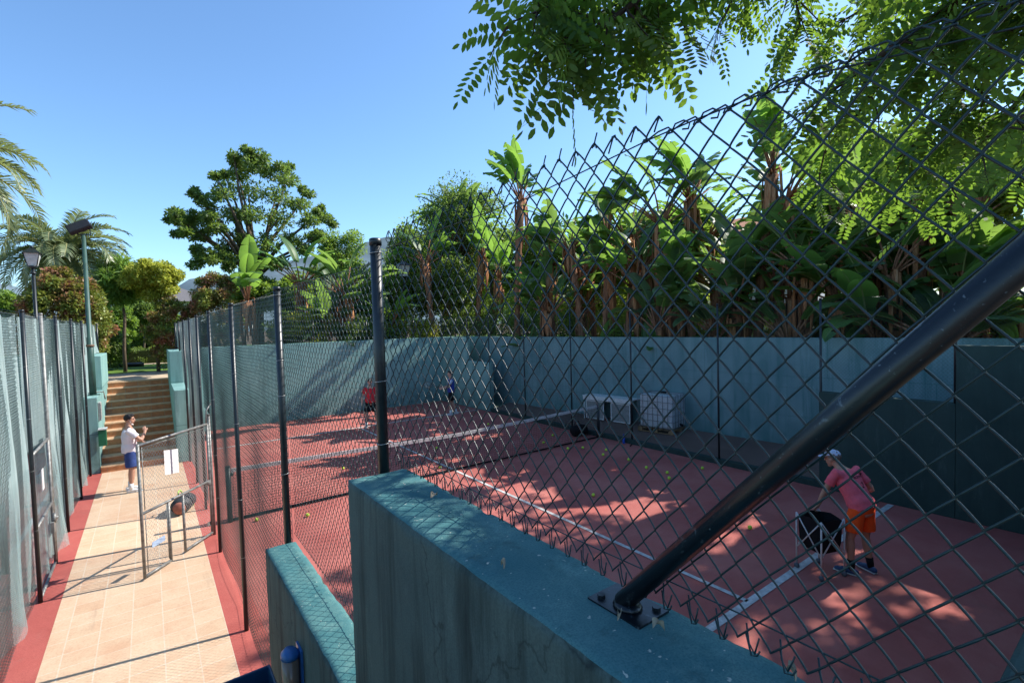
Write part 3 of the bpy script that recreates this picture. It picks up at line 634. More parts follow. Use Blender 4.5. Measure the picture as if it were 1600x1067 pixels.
# ------------------------------------------------------------------ tennis nets
def tennis_net(x0, x1, y, label):
    r_ = empty('tennis_net', ((x0 + x1) / 2, y, 0)); tag(r_, label, 'tennis net'); c = (x0 + x1) / 2
    top = lambda x: .91 + .10 * abs(x - c) / (x1 - x0) * 2 - .0
    b = MB()
    for i in range(int((x1 - x0) / .06)):
        x = x0 + .03 + i * .06 - c; b.tube([(x, 0, .03), (x, 0, top(x + c) - .05)], .0035, 3, cap=False)
    for j in range(16):
        b.tube([(x0 - c, 0, .04 + j * .055), (0, 0, .04 + j * .051), (x1 - c, 0, .04 + j * .055)], .0035, 3, cap=False)
    b.tube([(x0 - c, 0, .035), (x1 - c, 0, .035)], .022, 6)
    b.build('net_mesh', MT['black'], r_)
    b = MB(); N = 24
    P_ = [x0 + (x1 - x0) * i / N for i in range(N + 1)]
    for i in range(N):
        a, d_ = P_[i], P_[i + 1]; za, zb = top(a), top(d_)
        b.add([(a - c, -.012, za - .075), (d_ - c, -.012, zb - .075), (d_ - c, -.012, zb), (a - c, -.012, za), (a - c, .012, za - .075), (d_ - c, .012, zb - .075), (d_ - c, .012, zb), (a - c, .012, za)], [(0, 1, 2, 3), (7, 6, 5, 4), (3, 2, 6, 7), (0, 4, 5, 1)])
    b.build('top_band', MT['line'], r_)
    for x in (x0 - .05, x1 + .05):
        b = MB(); b.tube([(x - c, 0, 0), (x - c, 0, 1.04)], .045, 12); b.tube([(x - c, 0, 1.04), (x - c, 0, 1.06)], .05, 12); b.ball((x - c + .06, 0, .9), .035, 8, 6); b.build('post', MT['post'], r_)
tennis_net(1.15, 10.95, 10.6, 'black tennis net with white band across the right court')
tennis_net(-11.4, -1.95, 10.6, 'tennis net of the left court seen through the green netting')

# ------------------------------------------------------------------ things on the ledge
# tank in a cage on a pallet
tk = empty('water_tank', (12.52, 9.35, .215), R(-82)); tag(tk, 'white plastic tank in a wire cage on a wooden pallet on the ledge', 'tank')
wood = plain('pallet wood', (.30, .19, .10), .85, .1, 0, .4, 6)
b = MB()
for y in (-.46, 0, .46): 
    for x in (-.5, 0, .5): b.box(x - .07, x + .07, y - .05, y + .05, .02, .10)
for y in (-.46, 0, .46): b.box(-.58, .58, y - .05, y + .05, 0, .019)
for i in range(7): b.box(-.58 + i * .173, -.58 + i * .173 + .12, -.5, .5, .101, .12)
b.build('pallet', wood, tk)
pl_ = Mat('translucent white plastic', .35, .4); pl_.color((.68, .70, .72)); pl_.translucent((.6, .65, .7), .2)
b = MB(); b.box(-.54, .54, -.46, .46, .14, 1.12); bt = b.build('bottle', pl_.m, tk, bevel=.07); bt.modifiers[0].segments = 4
b = MB(); b.tube([(0, 0, 1.12), (0, 0, 1.17)], .1, 16); b.build('cap', MT['black'], tk)
b = MB(); b.tube([(-.50, 0, .25), (-.62, 0, .22), (-.64, 0, .17)], .035, 8); b.tube([(.50, .0, .25), (.62, 0, .22)], .035, 8); b.build('valve', MT['black'], tk)
b = MB()
for z in (.16, .35, .54, .73, .92, 1.10): b.tube([(-.57, -.49, z), (.57, -.49, z), (.57, .49, z), (-.57, .49, z), (-.57, -.49, z)], .009, 5)
for i in range(8):
    x = -.57 + i * 1.14 / 7
    for y in (-.49, .49): b.tube([(x, y, .12), (x, y, 1.14)], .009, 5)
for i in range(1, 6):
    y = -.49 + i * .98 / 6
    for x in (-.57, .57): b.tube([(x, y, .12), (x, y, 1.14)], .009, 5)
for y in (-.16, .16): b.tube([(-.57, y, 1.14), (.57, y, 1.14)], .011, 5)
b.build('cage', MT['galv'], tk)
b = MB(); b.box(-.585, -.579, -.16, .12, .62, .86); b.build('label_plate', MT['white'], tk)
# white framed dugout bench with grey side panels
bn = empty('cabinet', (12.42, 11.35, .205), R(-83)); tag(bn, 'white framed cabinet with two grey panels on the ledge left of the tank', 'cabinet')
b = MB()
for x in (-.95, .95):
    for y in (-.25, .25): b.tube([(x, y, 0), (x, y, .8)], .022, 8)
b.box(-.99, .99, -.29, .29, .80, .84); b.box(-.97, .97, -.30, -.27, .70, .80); b.build('frame', MT['white'], bn, bevel=.004)
for x0, x1 in ((-.86, -.12), (.16, .90)):
    b = MB(); b.box(x0, x1, -.26, -.235, .06, .68); pn = b.build('panel', plain('grey board', (.28, .29, .28), .7), bn)
    f_ = MB()
    for q in ((x0, x0 + .03, .06, .68), (x1 - .03, x1, .06, .68), (x0 + .031, x1 - .031, .65, .68), (x0 + .031, x1 - .031, .06, .09)): f_.box(q[0], q[1], -.272, -.262, q[2], q[3])
    f_.build('trim', MT['white'], pn)
b = MB(); b.box(-.93, .93, .2, .22, .05, .78); b.build('back_board', MT['black'], bn)
# bag, bottle and racket at the kerb
def bag(label, loc, s, mat, strap):
    r_ = empty('sports_bag', loc); tag(r_, label, 'bag'); b = MB()
    b.tube([(-.26 * s, 0, .15 * s), (-.2 * s, 0, .17 * s), (.05 * s, 0, .18 * s), (.22 * s, 0, .16 * s), (.27 * s, 0, .14 * s)], [(.09 * s, .10 * s), (.16 * s, .17 * s), (.17 * s, .18 * s), (.15 * s, .16 * s), (.08 * s, .09 * s)], 16, ref=(0, 0, 1))
    o = b.build('bag_body', mat, r_)
    for v in o.data.vertices: v.co += noise.noise_vector(v.co * 9) * .02; v.co.z = max(.0, v.co.z)
    b = MB(); b.tube([(-.12 * s, .05, .33 * s), (-.06 * s, .07, .42 * s), (.05 * s, .07, .42 * s), (.11 * s, .05, .33 * s)], .013, 6); b.tube([(.2 * s, .06, .1), (.32 * s, .1, .05), (.36 * s, 0, .02), (.25 * s, -.1, .03)], .012, 6); b.build('strap', strap, r_)
    return r_
bag('dark sports bag with tan end lying on the tiles behind the open gate', (.44, 11.85, .006), 1.0, [plain('dark grey nylon', (.03, .035, .04), .6)], plain('lime strap', (.35, .6, .08), .6)).rotation_euler = (0, 0, R(70))
b = MB(); 
for ob in [o for o in COL.objects if o.name.startswith('bag_body')][-1:]:
    e_ = MB(); e_.ball((-.265, 0, .15), (.06, .115, .12), 12, 8); e_.build('end_pocket', plain('tan leather pocket', (.28, .10, .07), .6), ob.parent)
bag('black sports bag standing on the court by the net post', (10.75, 11.2, .0), 1.05, [MT['black']], MT['black'])
r_ = empty('water_bottle', (11.02, 9.62, 0)); tag(r_, 'blue water bottle standing by the kerb', 'bottle')
b = MB(); b.tube([(0, 0, 0), (0, 0, .02), (0, 0, .17), (0, 0, .21), (0, 0, .23)], [.035, .04, .04, .025, .016], 12); b.build('body', plain('blue plastic', (.02, .09, .45), .3, .5), r_)
b = MB(); b.tube([(0, 0, .23), (0, 0, .28)], .02, 10); b.build('cap', plain('dark blue cap', (.01, .03, .2), .4), r_)
def racket(name, parent, M4, sc=1.0):
    h_ = MB(); f_ = MB(); s_ = MB(); T = lambda x, y, z: M4 @ Vector((x, y, z))
    h_.tube([T(0, 0, 0), T(0, .19, 0)], .016, 8); h_.tube([T(0, .19, 0), T(0, .24, 0)], .010, 6)
    ov = [T(.125 * math.cos(a), .50 + .165 * math.sin(a), 0) for a in [2 * PI * i / 20 for i in range(21)]]
    f_.tube(ov, .010, 6, cap=False); f_.tube([T(0, .23, 0), T(-.06, .355, 0)], .009, 6); f_.tube([T(0, .23, 0), T(.06, .355, 0)], .009, 6)
    for i in range(-5, 6):
        x = i * .021; yy = .165 * math.sqrt(max(0, 1 - (x / .125) ** 2)); s_.tube([T(x, .5 - yy, 0), T(x, .5 + yy, 0)], .0012, 3)
    for i in range(-7, 8):
        y = i * .021; xx = .125 * math.sqrt(max(0, 1 - (y / .165) ** 2)); s_.tube([T(-xx, .5 + y, 0), T(xx, .5 + y, 0)], .0012, 3)
    a = h_.build('grip', MT['black'], parent); b = f_.build('frame', plain('racket frame', (.03, .03, .035), .3, .5), parent); c = s_.build('strings', MT['white'], parent)
    return a, b, c
r_ = empty('tennis_racket', (10.86, 9.25, .015), R(-60)); tag(r_, 'black tennis racket lying on the court by the kerb', 'tennis racket'); racket('r', r_, Matrix.Identity(4))

# tennis balls
ballm = Mat('yellow green felt', .9, .1); ballm.color(ballm.ramp(ballm.noise(40, 3), [(.3, (.42, .62, .05)), (.7, (.60, .80, .12))]))
b = MB(); b.ball((0, 0, 0), .036, 14, 10); B0 = b.build('tennis_ball', ballm.m)
balls = [(10.45, 6.72, 'by the kerb, rightmost on the shaded court'), (9.55, 7.05, 'farther of the pair right of the court middle'), (9.25, 6.78, 'nearer of the pair right of the court middle'), (9.52, 7.62, 'on the shaded court just left of the close pair'),
 (9.74, 8.35, 'lying in front of the racket'), (10.02, 9.38, 'below the net post, farther of two'), (9.6, 9.1, 'below the net post, nearer of two'), (9.72, 9.98, 'against the net foot left of the black bag'),
 (9.35, 10.2, 'at the net foot in the dappled light'), (10.1, 11.7, 'behind the net near the black bag'), (9.3, 11.2, 'just behind the net, right of its middle'), (7.2, 7.12, 'alone in the middle of the near service box'),
 (8.05, 4.3, 'nearest the ball cart, left of the man in pink'), (5.75, 11.0, 'behind the net by the centre line'), (3.84, 12.6, 'on sunlit red court left of the tall post'), (2.31, 9.9, 'on sunlit red court in front of the net behind the fence'),
 (6.6, 12.8, 'beside the centre line beyond the net'), (9.6, 14.6, 'far across the court in front of the player in blue'), (1.5, 10.3, 'by the walkway fence near the left end of the net')]
for i, (x, y, t) in enumerate(balls):
    o = B0 if i == 0 else B0.copy()
    if i: COL.objects.link(o)
    o.location = (x, y, .036); o.rotation_euler = (i, i * 2, i); tag(o, 'yellow-green tennis ball ' + t, 'tennis ball', 'tennis balls on the right court')

# ball cart
ct = empty('ball_cart', (7.43, 2.97, 0), R(-20)); tag(ct, 'folding ball cart with black bag and white crossed legs', 'ball cart')
lm = plain('white enamelled tube', (.62, .60, .58), .4, .5); b = MB()
q = .20
for (x, y) in ((-q, -q), (q, -q), (q, q), (-q, q)):
    b = MB(); b.tube([(x, y, .06), (x, y, .80)], .011, 8); b.build('leg', lm, ct)
b = MB()
for s_ in ((-q, -q, q, -q), (-q, q, q, q), (-q, -q, -q, q), (q, -q, q, q)):
    b.tube([(s_[0], s_[1], .30), (s_[2], s_[3], .80)], .009, 6); b.tube([(s_[2], s_[3], .30), (s_[0], s_[1], .80)], .009, 6)
b.build('cross_brace', lm, ct)
b = MB(); N = 16
def ringp(f, z, s_): return [(f * q * max(-1, min(1, 1.35 * math.cos(2 * PI * j / N))), f * q * max(-1, min(1, 1.35 * math.sin(2 * PI * j / N))), z + s_ * math.cos(8 * PI * j / N) * .02) for j in range(N)]
rings = [ringp(.97, .79, 1), ringp(.95, .62, 0), ringp(.92, .46, 0), ringp(.80, .34, 0)]
b.add([p for r in rings for p in r], [(i * N + j, i * N + (j + 1) % N, (i + 1) * N + (j + 1) % N, (i + 1) * N + j) for i in range(3) for j in range(N)] + [tuple(range(3 * N, 4 * N))], True)
b.build('bag', MT['black'], ct)
cm_ = plain('grey castor', (.10, .12, .14), .5)
for (x, y) in ((-q, -q), (q, -q), (q, q), (-q, q)):
    b = MB(); b.tube([(x - .014, y, .036), (x + .014, y, .036)], .036, 12); b.build('castor', cm_, ct)

# soap dispenser and bin at the low stair wall
ds = empty('soap_dispenser', (.635, 3.02, 1.56)); tag(ds, 'clear soap dispenser with a blue cap on the side of the lower stair wall', 'dispenser')
blue = plain('blue plastic lid', (.03, .13, .34), .35, .5)
b = MB(); b.box(-.012, -.001, -.06, .06, -.16, .20); b.build('back_plate', blue, ds)
gl_ = Mat('amber clear plastic', .15, .5); gl_.color((.30, .19, .13)); gl_.b.inputs['Transmission Weight'].default_value = .25
b = MB(); b.tube([(-.058, 0, -.10), (-.058, 0, -.06), (-.058, 0, .16)], [(.035, .04), (.047, .055), (.047, .055)], 20, ref=(1, 0, 0)); b.build('reservoir', gl_.m, ds)
b = MB(); b.tube([(-.058, 0, .161), (-.058, 0, .185), (-.055, 0, .205)], [(.050, .058), (.048, .056), (.030, .036)], 20, ref=(1, 0, 0)); b.build('lid', blue, ds)
b = MB(); b.tube([(-.058, 0, -.10), (-.062, 0, -.13)], .03, 12); b.tube([(-.062, 0, -.13), (-.10, 0, -.15), (-.10, 0, -.19)], .014, 8); b.build('pump', blue, ds)
bi = empty('waste_bin', (.40, 3.42, .06)); tag(bi, 'dark blue bin with an open top beside the lower stair wall, its corner in view', 'bin')
b = MB(); t_ = .012
def bowl(z, h): return [(-h, -h * 1.15, z), (h, -h * 1.15, z), (h, h * 1.15, z), (-h, h * 1.15, z)]
vv = bowl(.36, .13) + bowl(1.30, .165) + bowl(1.30, .15) + bowl(.38, .12)
b.add(vv, [(3, 2, 1, 0)] + [(k * 4 + i, k * 4 + (i + 1) % 4, k * 4 + 4 + (i + 1) % 4, k * 4 + 4 + i) for k in range(3) for i in range(4)] + [(12, 13, 14, 15)])
b.build('bin_body', plain('dark blue plastic', (.012, .06, .13), .4, .5), bi, bevel=.01)
b = MB()
for x in (-.13, .13): b.tube([(x, 0, 0), (x, 0, .36)], .02, 8)
b.box(-.16, .16, -.16, .16, 0.006, .02); b.build('stand', MT['galv'], bi)

# dry leaves on the coping
dl = Mat('dry leaf', .8, .2); dl.color(dl.ramp(dl.noise(40, 3), [(.3, (.22, .16, .10)), (.7, (.42, .36, .27))]))
def dry(loc, L_, rz, label):
    b = MB(); n = 6; vs = []
    for i in range(n + 1):
        t = i / n; w_ = .30 * L_ * math.sin(PI * min(1, t * .92 + .06)) ** .8
        for j in (-1, 0, 1): vs.append((L_ * (t - .5), j * w_, .010 + .010 * abs(j) + .012 * math.sin(t * 3 + j)))
    b.add(vs, [(i * 3 + j, (i + 1) * 3 + j, (i + 1) * 3 + j + 1, i * 3 + j + 1) for i in range(n) for j in (0, 1)], True)
    o = b.build('dry_leaf', dl.m); o.location = loc; o.rotation_euler = (.15, .1, rz); tag(o, label, 'leaf', 'dry leaves on the coping')
dry((.795, .612, 2.969), .024, 2.0, 'pale curled dry leaf on the tall stair wall in front of the pipe foot')
dry((.862, .392, 2.970), .026, .9, 'pale dry leaf at the near end of the tall stair wall')
dry((.805, 1.60, 2.970), .032, .3, 'pale dry leaf on the sunlit coping below the fence')
dry((.70, 1.02, 2.969), .020, 1.2, 'small dark leaf on the shaded coping, left of the pipe')
dry((.76, .69, 2.969), .014, .4, 'tiny dark leaf scrap right beside the pipe base plate')
# ------------------------------------------------------------------ people
def V3(*a): return Vector(a)
def hand_mb(b, wr, fwd_, palm_n, thumb_side, curl, s=1.0):
    """palm + 4 fingers + thumb from the wrist; fwd_ points to the fingertips, palm_n out of the palm"""
    f = fwd_.normalized(); n = (palm_n - f * palm_n.dot(f)).normalized(); sd = f.cross(n).normalized() * thumb_side
    pc = wr + f * .045 * s
    b.tube([wr - f * .01, wr + f * .02 * s, pc + f * .02 * s, pc + f * .042 * s], [(.026 * s, .019 * s), (.036 * s, .016 * s), (.041 * s, .015 * s), (.038 * s, .012 * s)], 12, ref=sd, dome=True)
    for i, (o_, L_) in enumerate(((.030, .068), (.010, .076), (-.010, .071), (-.029, .056))):
        p0 = pc + f * .038 * s + sd * o_ * s; d = f.copy(); pts = [p0]; a = curl * (.8 + .1 * i)
        for k, fr_ in enumerate((.42, .32, .26)):
            d = (Matrix.Rotation(a, 3, f.cross(n)) @ d) if True else d
            pts.append(pts[-1] + d * L_ * fr_ * s)
        b.tube(pts, [.0088 * s, .0084 * s, .0078 * s, .0066 * s], 8, dome=True)
    t0 = wr + f * .022 * s + sd * .030 * s; d1 = (f * .6 + sd * .75 + n * .25).normalized(); d2 = (f * .9 + sd * .2 + n * .45).normalized()
    b.tube([t0, t0 + d1 * .034 * s, t0 + d1 * .034 * s + d2 * .030 * s], [.0115 * s, .0105 * s, .0085 * s], 8, dome=True)
def person(label, loc, rz, J, shirt, shorts, skin, sock, shoe, hair=None, cap=None, vox=.009, shirt_sleeve=None, curl=(.5, .5), palms=None, long_sleeve=False, extra=None, beard=False):
    """local frame: +Y forward, +X right. J: joint positions."""
    r_ = empty('person', loc, rz); tag(r_, label, 'person')
    pel, che, nk, hd = J['pelvis'], J['chest'], J['neck'], J['head']; look = J.get('look', V3(0, 1, 0)).normalized(); hup = J.get('hup', V3(0, 0, 1)).normalized()
    sh = [J['shL'], J['shR']]; el = [J['elL'], J['elR']]; wr = [J['wrL'], J['wrR']]; hp = [J['hipL'], J['hipR']]; kn = [J['knL'], J['knR']]; an = [J['anL'], J['anR']]; toe = [J['toeL'], J['toeR']]
    side = (sh[1] - sh[0]).normalized(); hips = (hp[1] - hp[0]).normalized(); hside = look.cross(hup).normalized(); hup = hside.cross(look).normalized()
    mid = pel.lerp(che, .5)
    b = MB()
    b.tube([pel - (che - pel).normalized() * .05, pel + (che - pel) * .15, mid, che, che.lerp(nk, .55), che.lerp(nk, .8)], [(.145, .11), (.155, .115), (.135, .10), (.165, .115), (.15, .095), (.09, .075)], 18, ref=side, dome=True)
    b.tube([che.lerp(nk, .6), nk, nk.lerp(hd, .55)], [.075, .056, .053], 14, dome=True)
    for i in (0, 1):
        b.tube([sh[i].lerp(che, .35), sh[i], sh[i].lerp(el[i], .35), el[i].lerp(sh[i], .1), el[i], el[i].lerp(wr[i], .3), wr[i]], [.055, .056, .047, .039, .037, .038, .024], 14, dome=True)
        b.tube([hp[i] + V3(0, 0, .03), hp[i].lerp(kn[i], .35), kn[i].lerp(hp[i], .12), kn[i], kn[i].lerp(an[i], .3), an[i].lerp(kn[i], .22), an[i]], [.092, .082, .058, .053, .056, .036, .034], 16, dome=True)
        td = (toe[i] - an[i]); b.tube([an[i] + V3(0, 0, -.03), an[i].lerp(toe[i], .6) + V3(0, 0, -.0)], [.034, .026], 10, dome=True)
    # head
    H3 = Matrix((hside, look, hup)).transposed()
    def h(x, y, z): return hd + H3 @ V3(x, y, z)
    b.ball(h(0, -.012, .028), (.076, .094, .092), 22, 16, H3); b.tube([h(0, .012, .0), h(0, .030, -.055), h(0, .042, -.088)], [(.062, .070), (.052, .056), (.030, .032)], 14, ref=hside, dome=True)
    b.tube([h(0, .082, .028), h(0, .098, -.002), h(0, .106, -.018), h(0, .092, -.026)], [.008, .010, .013, .010], 8, dome=True)
    for s_ in (-1, 1): b.ball(h(s_ * .078, -.012, .0), (.009, .020, .031), 8, 8, H3); b.ball(h(s_ * .035, .072, .034), (.018, .010, .008), 8, 6, H3)
    b.ball(h(0, .080, -.052), (.024, .010, .009), 8, 6, H3)
    pn = palms or (V3(1, 0, 0), V3(-1, 0, 0))
    for i in (0, 1):
        fw = J.get('hfL' if i == 0 else 'hfR', (wr[i] - el[i])); n_ = pn[i]; f_ = fw.normalized(); nn = (n_ - f_ * n_.dot(f_)).normalized()
        ts = 1 if (f_.cross(nn)).dot(V3(0, 1, .3)) > 0 else -1
        hand_mb(b, wr[i], fw, n_, ts, curl[i])
    body = b.build('body', skin, r_); bake_remesh(body, vox, 3)
    # face details
    e = MB()
    for s_ in (-1, 1): e.ball(h(s_ * .031, .0815, .022), (.012, .006, .006), 8, 6, H3)
    e.build('eye', MT['white'], r_); e = MB()
    for s_ in (-1, 1): e.ball(h(s_ * .031, .0865, .022), .0042, 6, 5)
    for s_ in (-1, 1): e.tube([h(s_ * .016, .087, .042), h(s_ * .034, .085, .046), h(s_ * .052, .072, .040)], .0035, 5)
    e.build('eyebrow', MT['hair'], r_)
    e = MB(); e.tube([h(-.022, .084, -.050), h(0, .090, -.049), h(.022, .084, -.050)], .004, 5); e.build('lips', plain('lips', (.33, .12, .10), .5), r_)
    # shirt
    b = MB(); k = .014; lowp = pel.lerp(che, .02) - (che - pel).normalized() * .06
    b.tube([lowp, pel + (che - pel) * .15, mid, che, che.lerp(nk, .5), che.lerp(nk, .74)], [(.182, .145), (.180 + k, .140 + k), (.165 + k, .125 + k), (.182 + k, .128 + k), (.165 + k, .105 + k), (.082, .075)], 18, ref=side, dome=False)
    se = .62
    for i in (0, 1):
        b.tube([sh[i].lerp(che, .5), sh[i] + V3(0, 0, .004), sh[i].lerp(el[i], .35), sh[i].lerp(el[i], se)] + ([el[i], el[i].lerp(wr[i], .9)] if long_sleeve else []), [.075, .070, .066, .068] + ([.05, .045] if long_sleeve else []), 16)
    top_ = b.build('shirt', shirt, r_); bake_remesh(top_, vox, 4)
    for v in top_.data.vertices:
        c = v.co; v.co = c + noise.noise_vector(V3(c.x * 9, c.y * 9, c.z * 14)) * .007
    # shorts
    b = MB()
    b.tube([pel + (che - pel) * .12, pel, (hp[0] + hp[1]) / 2 - V3(0, 0, .02)], [(.168, .130), (.178, .140), (.172, .128)], 18, ref=hips)
    for i in (0, 1): b.tube([hp[i] + V3(0, 0, .03), hp[i].lerp(kn[i], .4), hp[i].lerp(kn[i], J.get('shl', .78))], [.100, .108, .116], 18)
    s2 = b.build('shorts', shorts, r_); bake_remesh(s2, vox, 3)
    for v in s2.data.vertices: v.co += noise.noise_vector(v.co * 11) * .006
    for i in (0, 1):
        b = MB(); b.tube([an[i].lerp(kn[i], .30), an[i].lerp(kn[i], .1), an[i] - V3(0, 0, .02)], [.047, .044, .040], 12); b.build('sock', sock, r_)
        d = (toe[i] - an[i]); d.z = 0; d.normalize(); heel = V3(an[i].x, an[i].y, 0) - d * .055; sd_ = d.cross(V3(0, 0, 1))
        z0 = J.get('lift', (0, 0))[i]
        b = MB(); b.tube([heel + V3(0, 0, z0 + .052), heel + d * .06 + V3(0, 0, z0 + .058), heel + d * .15 + V3(0, 0, z0 + .050), heel + d * .24 + V3(0, 0, z0 + .036)], [(.036, .040), (.040, .046), (.046, .036), (.038, .024)], 14, ref=sd_, dome=True)
        so = b.build('shoe', shoe, r_); bake_remesh(so, .007, 2)
        b = MB(); b.tube([heel - d * .02 + V3(0, 0, z0 + .012), heel + d * .1 + V3(0, 0, z0 + .012), heel + d * .2 + V3(0, 0, z0 + .012), heel + d * .27 + V3(0, 0, z0 + .014)], [(.034, .011), (.040, .011), (.048, .011), (.030, .010)], 12, ref=sd_); b.build('sole', MT['sole'], so)
    if hair is not None:
        b = MB(); b.ball(h(0, -.026, .048), (.085, .092, .088), 24, 16, H3); b.ball(h(0, .035, .098), (.062, .052, .036), 14, 10, H3)
        for s_ in (-1, 1): b.ball(h(s_ * .062, -.015, .035), (.022, .045, .045), 10, 8, H3)
        hr = b.build('hair', hair, r_); bake_remesh(hr, .008, 2)
        for v in hr.data.vertices: v.co += noise.noise_vector(v.co * 45) * .007
    if cap is not None:
        b = MB(); b.ball(h(0, -.010, .062), (.090, .106, .076), 24, 16, H3)
        co = b.build('cap', cap, r_); bm = bmesh.new(); bm.from_mesh(co.data)
        bmesh.ops.delete(bm, geom=[v for v in bm.verts if (v.co - h(0, 0, .048)).dot(hup) < 0], context='VERTS'); bm.to_mesh(co.data); bm.free()
        b = MB(); vs = []
        for i in range(9):
            a = -1.15 + 2.3 * i / 8
            for rr_, zz in ((.098, .050), (.150 + .035 * math.cos(a), .034)): vs.append(h(math.sin(a) * rr_ * .88, math.cos(a) * rr_, zz))
        b.add(vs, [(2 * i, 2 * i + 1, 2 * i + 3, 2 * i + 2) for i in range(8)], True); pk = b.build('peak', cap, co)
        sm = pk.modifiers.new('t', 'SOLIDIFY'); sm.thickness = .004
    if extra: extra(r_, h, J)
    return r_
pinkm = plain('pink sports shirt', (.82, .14, .18), .75, .2, 0, .12, 14)
def stand(dx=.0, spread=.10):
    return dict(pelvis=V3(0, 0, .95), chest=V3(0, .0, 1.27), neck=V3(0, .0, 1.50), head=V3(0, .03, 1.635), shL=V3(-.19, 0, 1.41), shR=V3(.19, 0, 1.41), elL=V3(-.24, -.02, 1.12), elR=V3(.24, -.02, 1.12), wrL=V3(-.23, .1, .88), wrR=V3(.23, .1, .88),
                hipL=V3(-.09, 0, .90), hipR=V3(.09, 0, .90), knL=V3(-.11, .02, .49), knR=V3(.11, .02, .49), anL=V3(-.12, -.02, .085), anR=V3(.12, -.02, .085), toeL=V3(-.14, .2, .03), toeR=V3(.14, .2, .03))
# man in pink leaning on the ball cart: forward = towards the cart (image left, away)
J = stand(); J.update(chest=V3(.0, .13, 1.25), neck=V3(.0, .26, 1.42), head=V3(-.01, .345, 1.515), look=V3(-.05, .95, -.10), hup=V3(0, .12, 1), shL=V3(-.19, .20, 1.375), shR=V3(.19, .13, 1.37),
    elL=V3(-.22, .33, 1.10), elR=V3(.30, -.02, 1.12), wrL=V3(-.24, .42, .86), wrR=V3(.20, .16, 1.00), hfL=V3(-.05, .45, -.6), hfR=V3(-.3, .5, -.3), pelvis=V3(0, -.04, .95), hipL=V3(-.09, -.03, .90), hipR=V3(.09, -.05, .90),
    knL=V3(-.13, .05, .50), knR=V3(.12, -.02, .49), anL=V3(-.15, .02, .085), anR=V3(.14, -.08, .085), toeL=V3(-.20, .24, .03), toeR=V3(.20, .13, .03), shl=.72)
def pink_extra(r_, h, J):
    # writing across the back of the shirt
    back = (J['chest'] - J['pelvis']).normalized(); nrm = V3(0, -1, 0); nrm = (nrm - back * nrm.dot(back)).normalized(); sx = V3(1, 0, 0)
    for txt, c, sz in (("'sbomet", J['chest'].lerp(J['neck'], .02) + nrm * .150, .085), ("2", J['pelvis'].lerp(J['chest'], .62) + nrm * .150, .11)):
        cu = bpy.data.curves.new('lettering', 'FONT'); cu.body = txt; cu.size = sz; cu.align_x = 'CENTER'; cu.extrude = .002; cu.shear = .3
        to = bpy.data.objects.new('lettering', cu); COL.objects.link(to)
        M3_ = Matrix((sx, back, sx.cross(back))).transposed().to_4x4(); M3_.translation = c; to.matrix_world = M3_
        dg = bpy.context.evaluated_depsgraph_get(); me = bpy.data.meshes.new_from_object(to.evaluated_get(dg)); me.transform(M3_)
        bpy.data.objects.remove(to); o = link_mesh('lettering', me, MT['black'], r_)
        sw = o.modifiers.new('w', 'SHRINKWRAP'); sw.target = [q for q in r_.children if q.name.startswith('shirt')][0]; sw.offset = .004; sw.wrap_method = 'NEAREST_SURFACEPOINT'
    b = MB(); b.tube([h(-.079, .02, .028), h(-.060, .085, .026), h(-.012, .098, .024)], .004, 5); b.tube([h(.079, .02, .028), h(.060, .085, .026), h(.012, .098, .024)], .004, 5); b.build('glasses', plain('brown glasses', (.15, .06, .03), .3), r_)
person('man in a pink shirt, orange shorts and pale cap leaning over the ball cart', (7.82, 2.63, 0), R(-8), J, pinkm, plain('orange shorts', (.95, .10, .015), .7, .2, 0, .08, 10), MT['skin'], MT['black'], plain('navy trainers', (.03, .07, .16), .6), cap=plain('pale blue cap', (.50, .55, .68), .8), vox=.0065, curl=(1.0, .5), palms=(V3(0, .2, -1), V3(-1, 0, 0)), extra=pink_extra, hair=plain('grey cropped hair', (.18, .13, .10), .8))
# man in white on the walkway, arms folded, seen from behind-left and looking right
J = stand(); J.update(elL=V3(-.25, .05, 1.12), elR=V3(.24, .20, 1.17), wrL=V3(.06, .24, 1.14), wrR=V3(.07, .30, 1.34), hfL=V3(.9, .1, .1), hfR=V3(-.3, -.2, .9), look=V3(.1, 1, -.08), toeL=V3(-.16, .2, .03), knL=V3(-.10, .02, .49))
J2 = dict(J); s_ = 1.0
def mask_extra(r_, h, J):
    b = MB(); b.tube([h(0, .040, -.098), h(0, .062, -.112)], [(.038, .030), (.02, .015)], 10, dome=True); b.tube([h(-.078, .0, -.01), h(-.04, .04, -.09)], .003, 4); b.tube([h(.078, .0, -.01), h(.04, .04, -.09)], .003, 4); b.build('chin_mask', MT['white'], r_)
person('man in a white T-shirt and navy shorts standing with folded arms on the tiled walkway', (-.44, 14.17, .006), R(-85), J, plain('white T shirt', (.72, .70, .74), .8, .1, 0, .06, 8), plain('navy shorts', (.03, .06, .20), .8), MT['skin'], MT['white'], plain('white trainers', (.62, .62, .62), .6), hair=MT['hair'], vox=.010, curl=(.5, .7), extra=mask_extra)
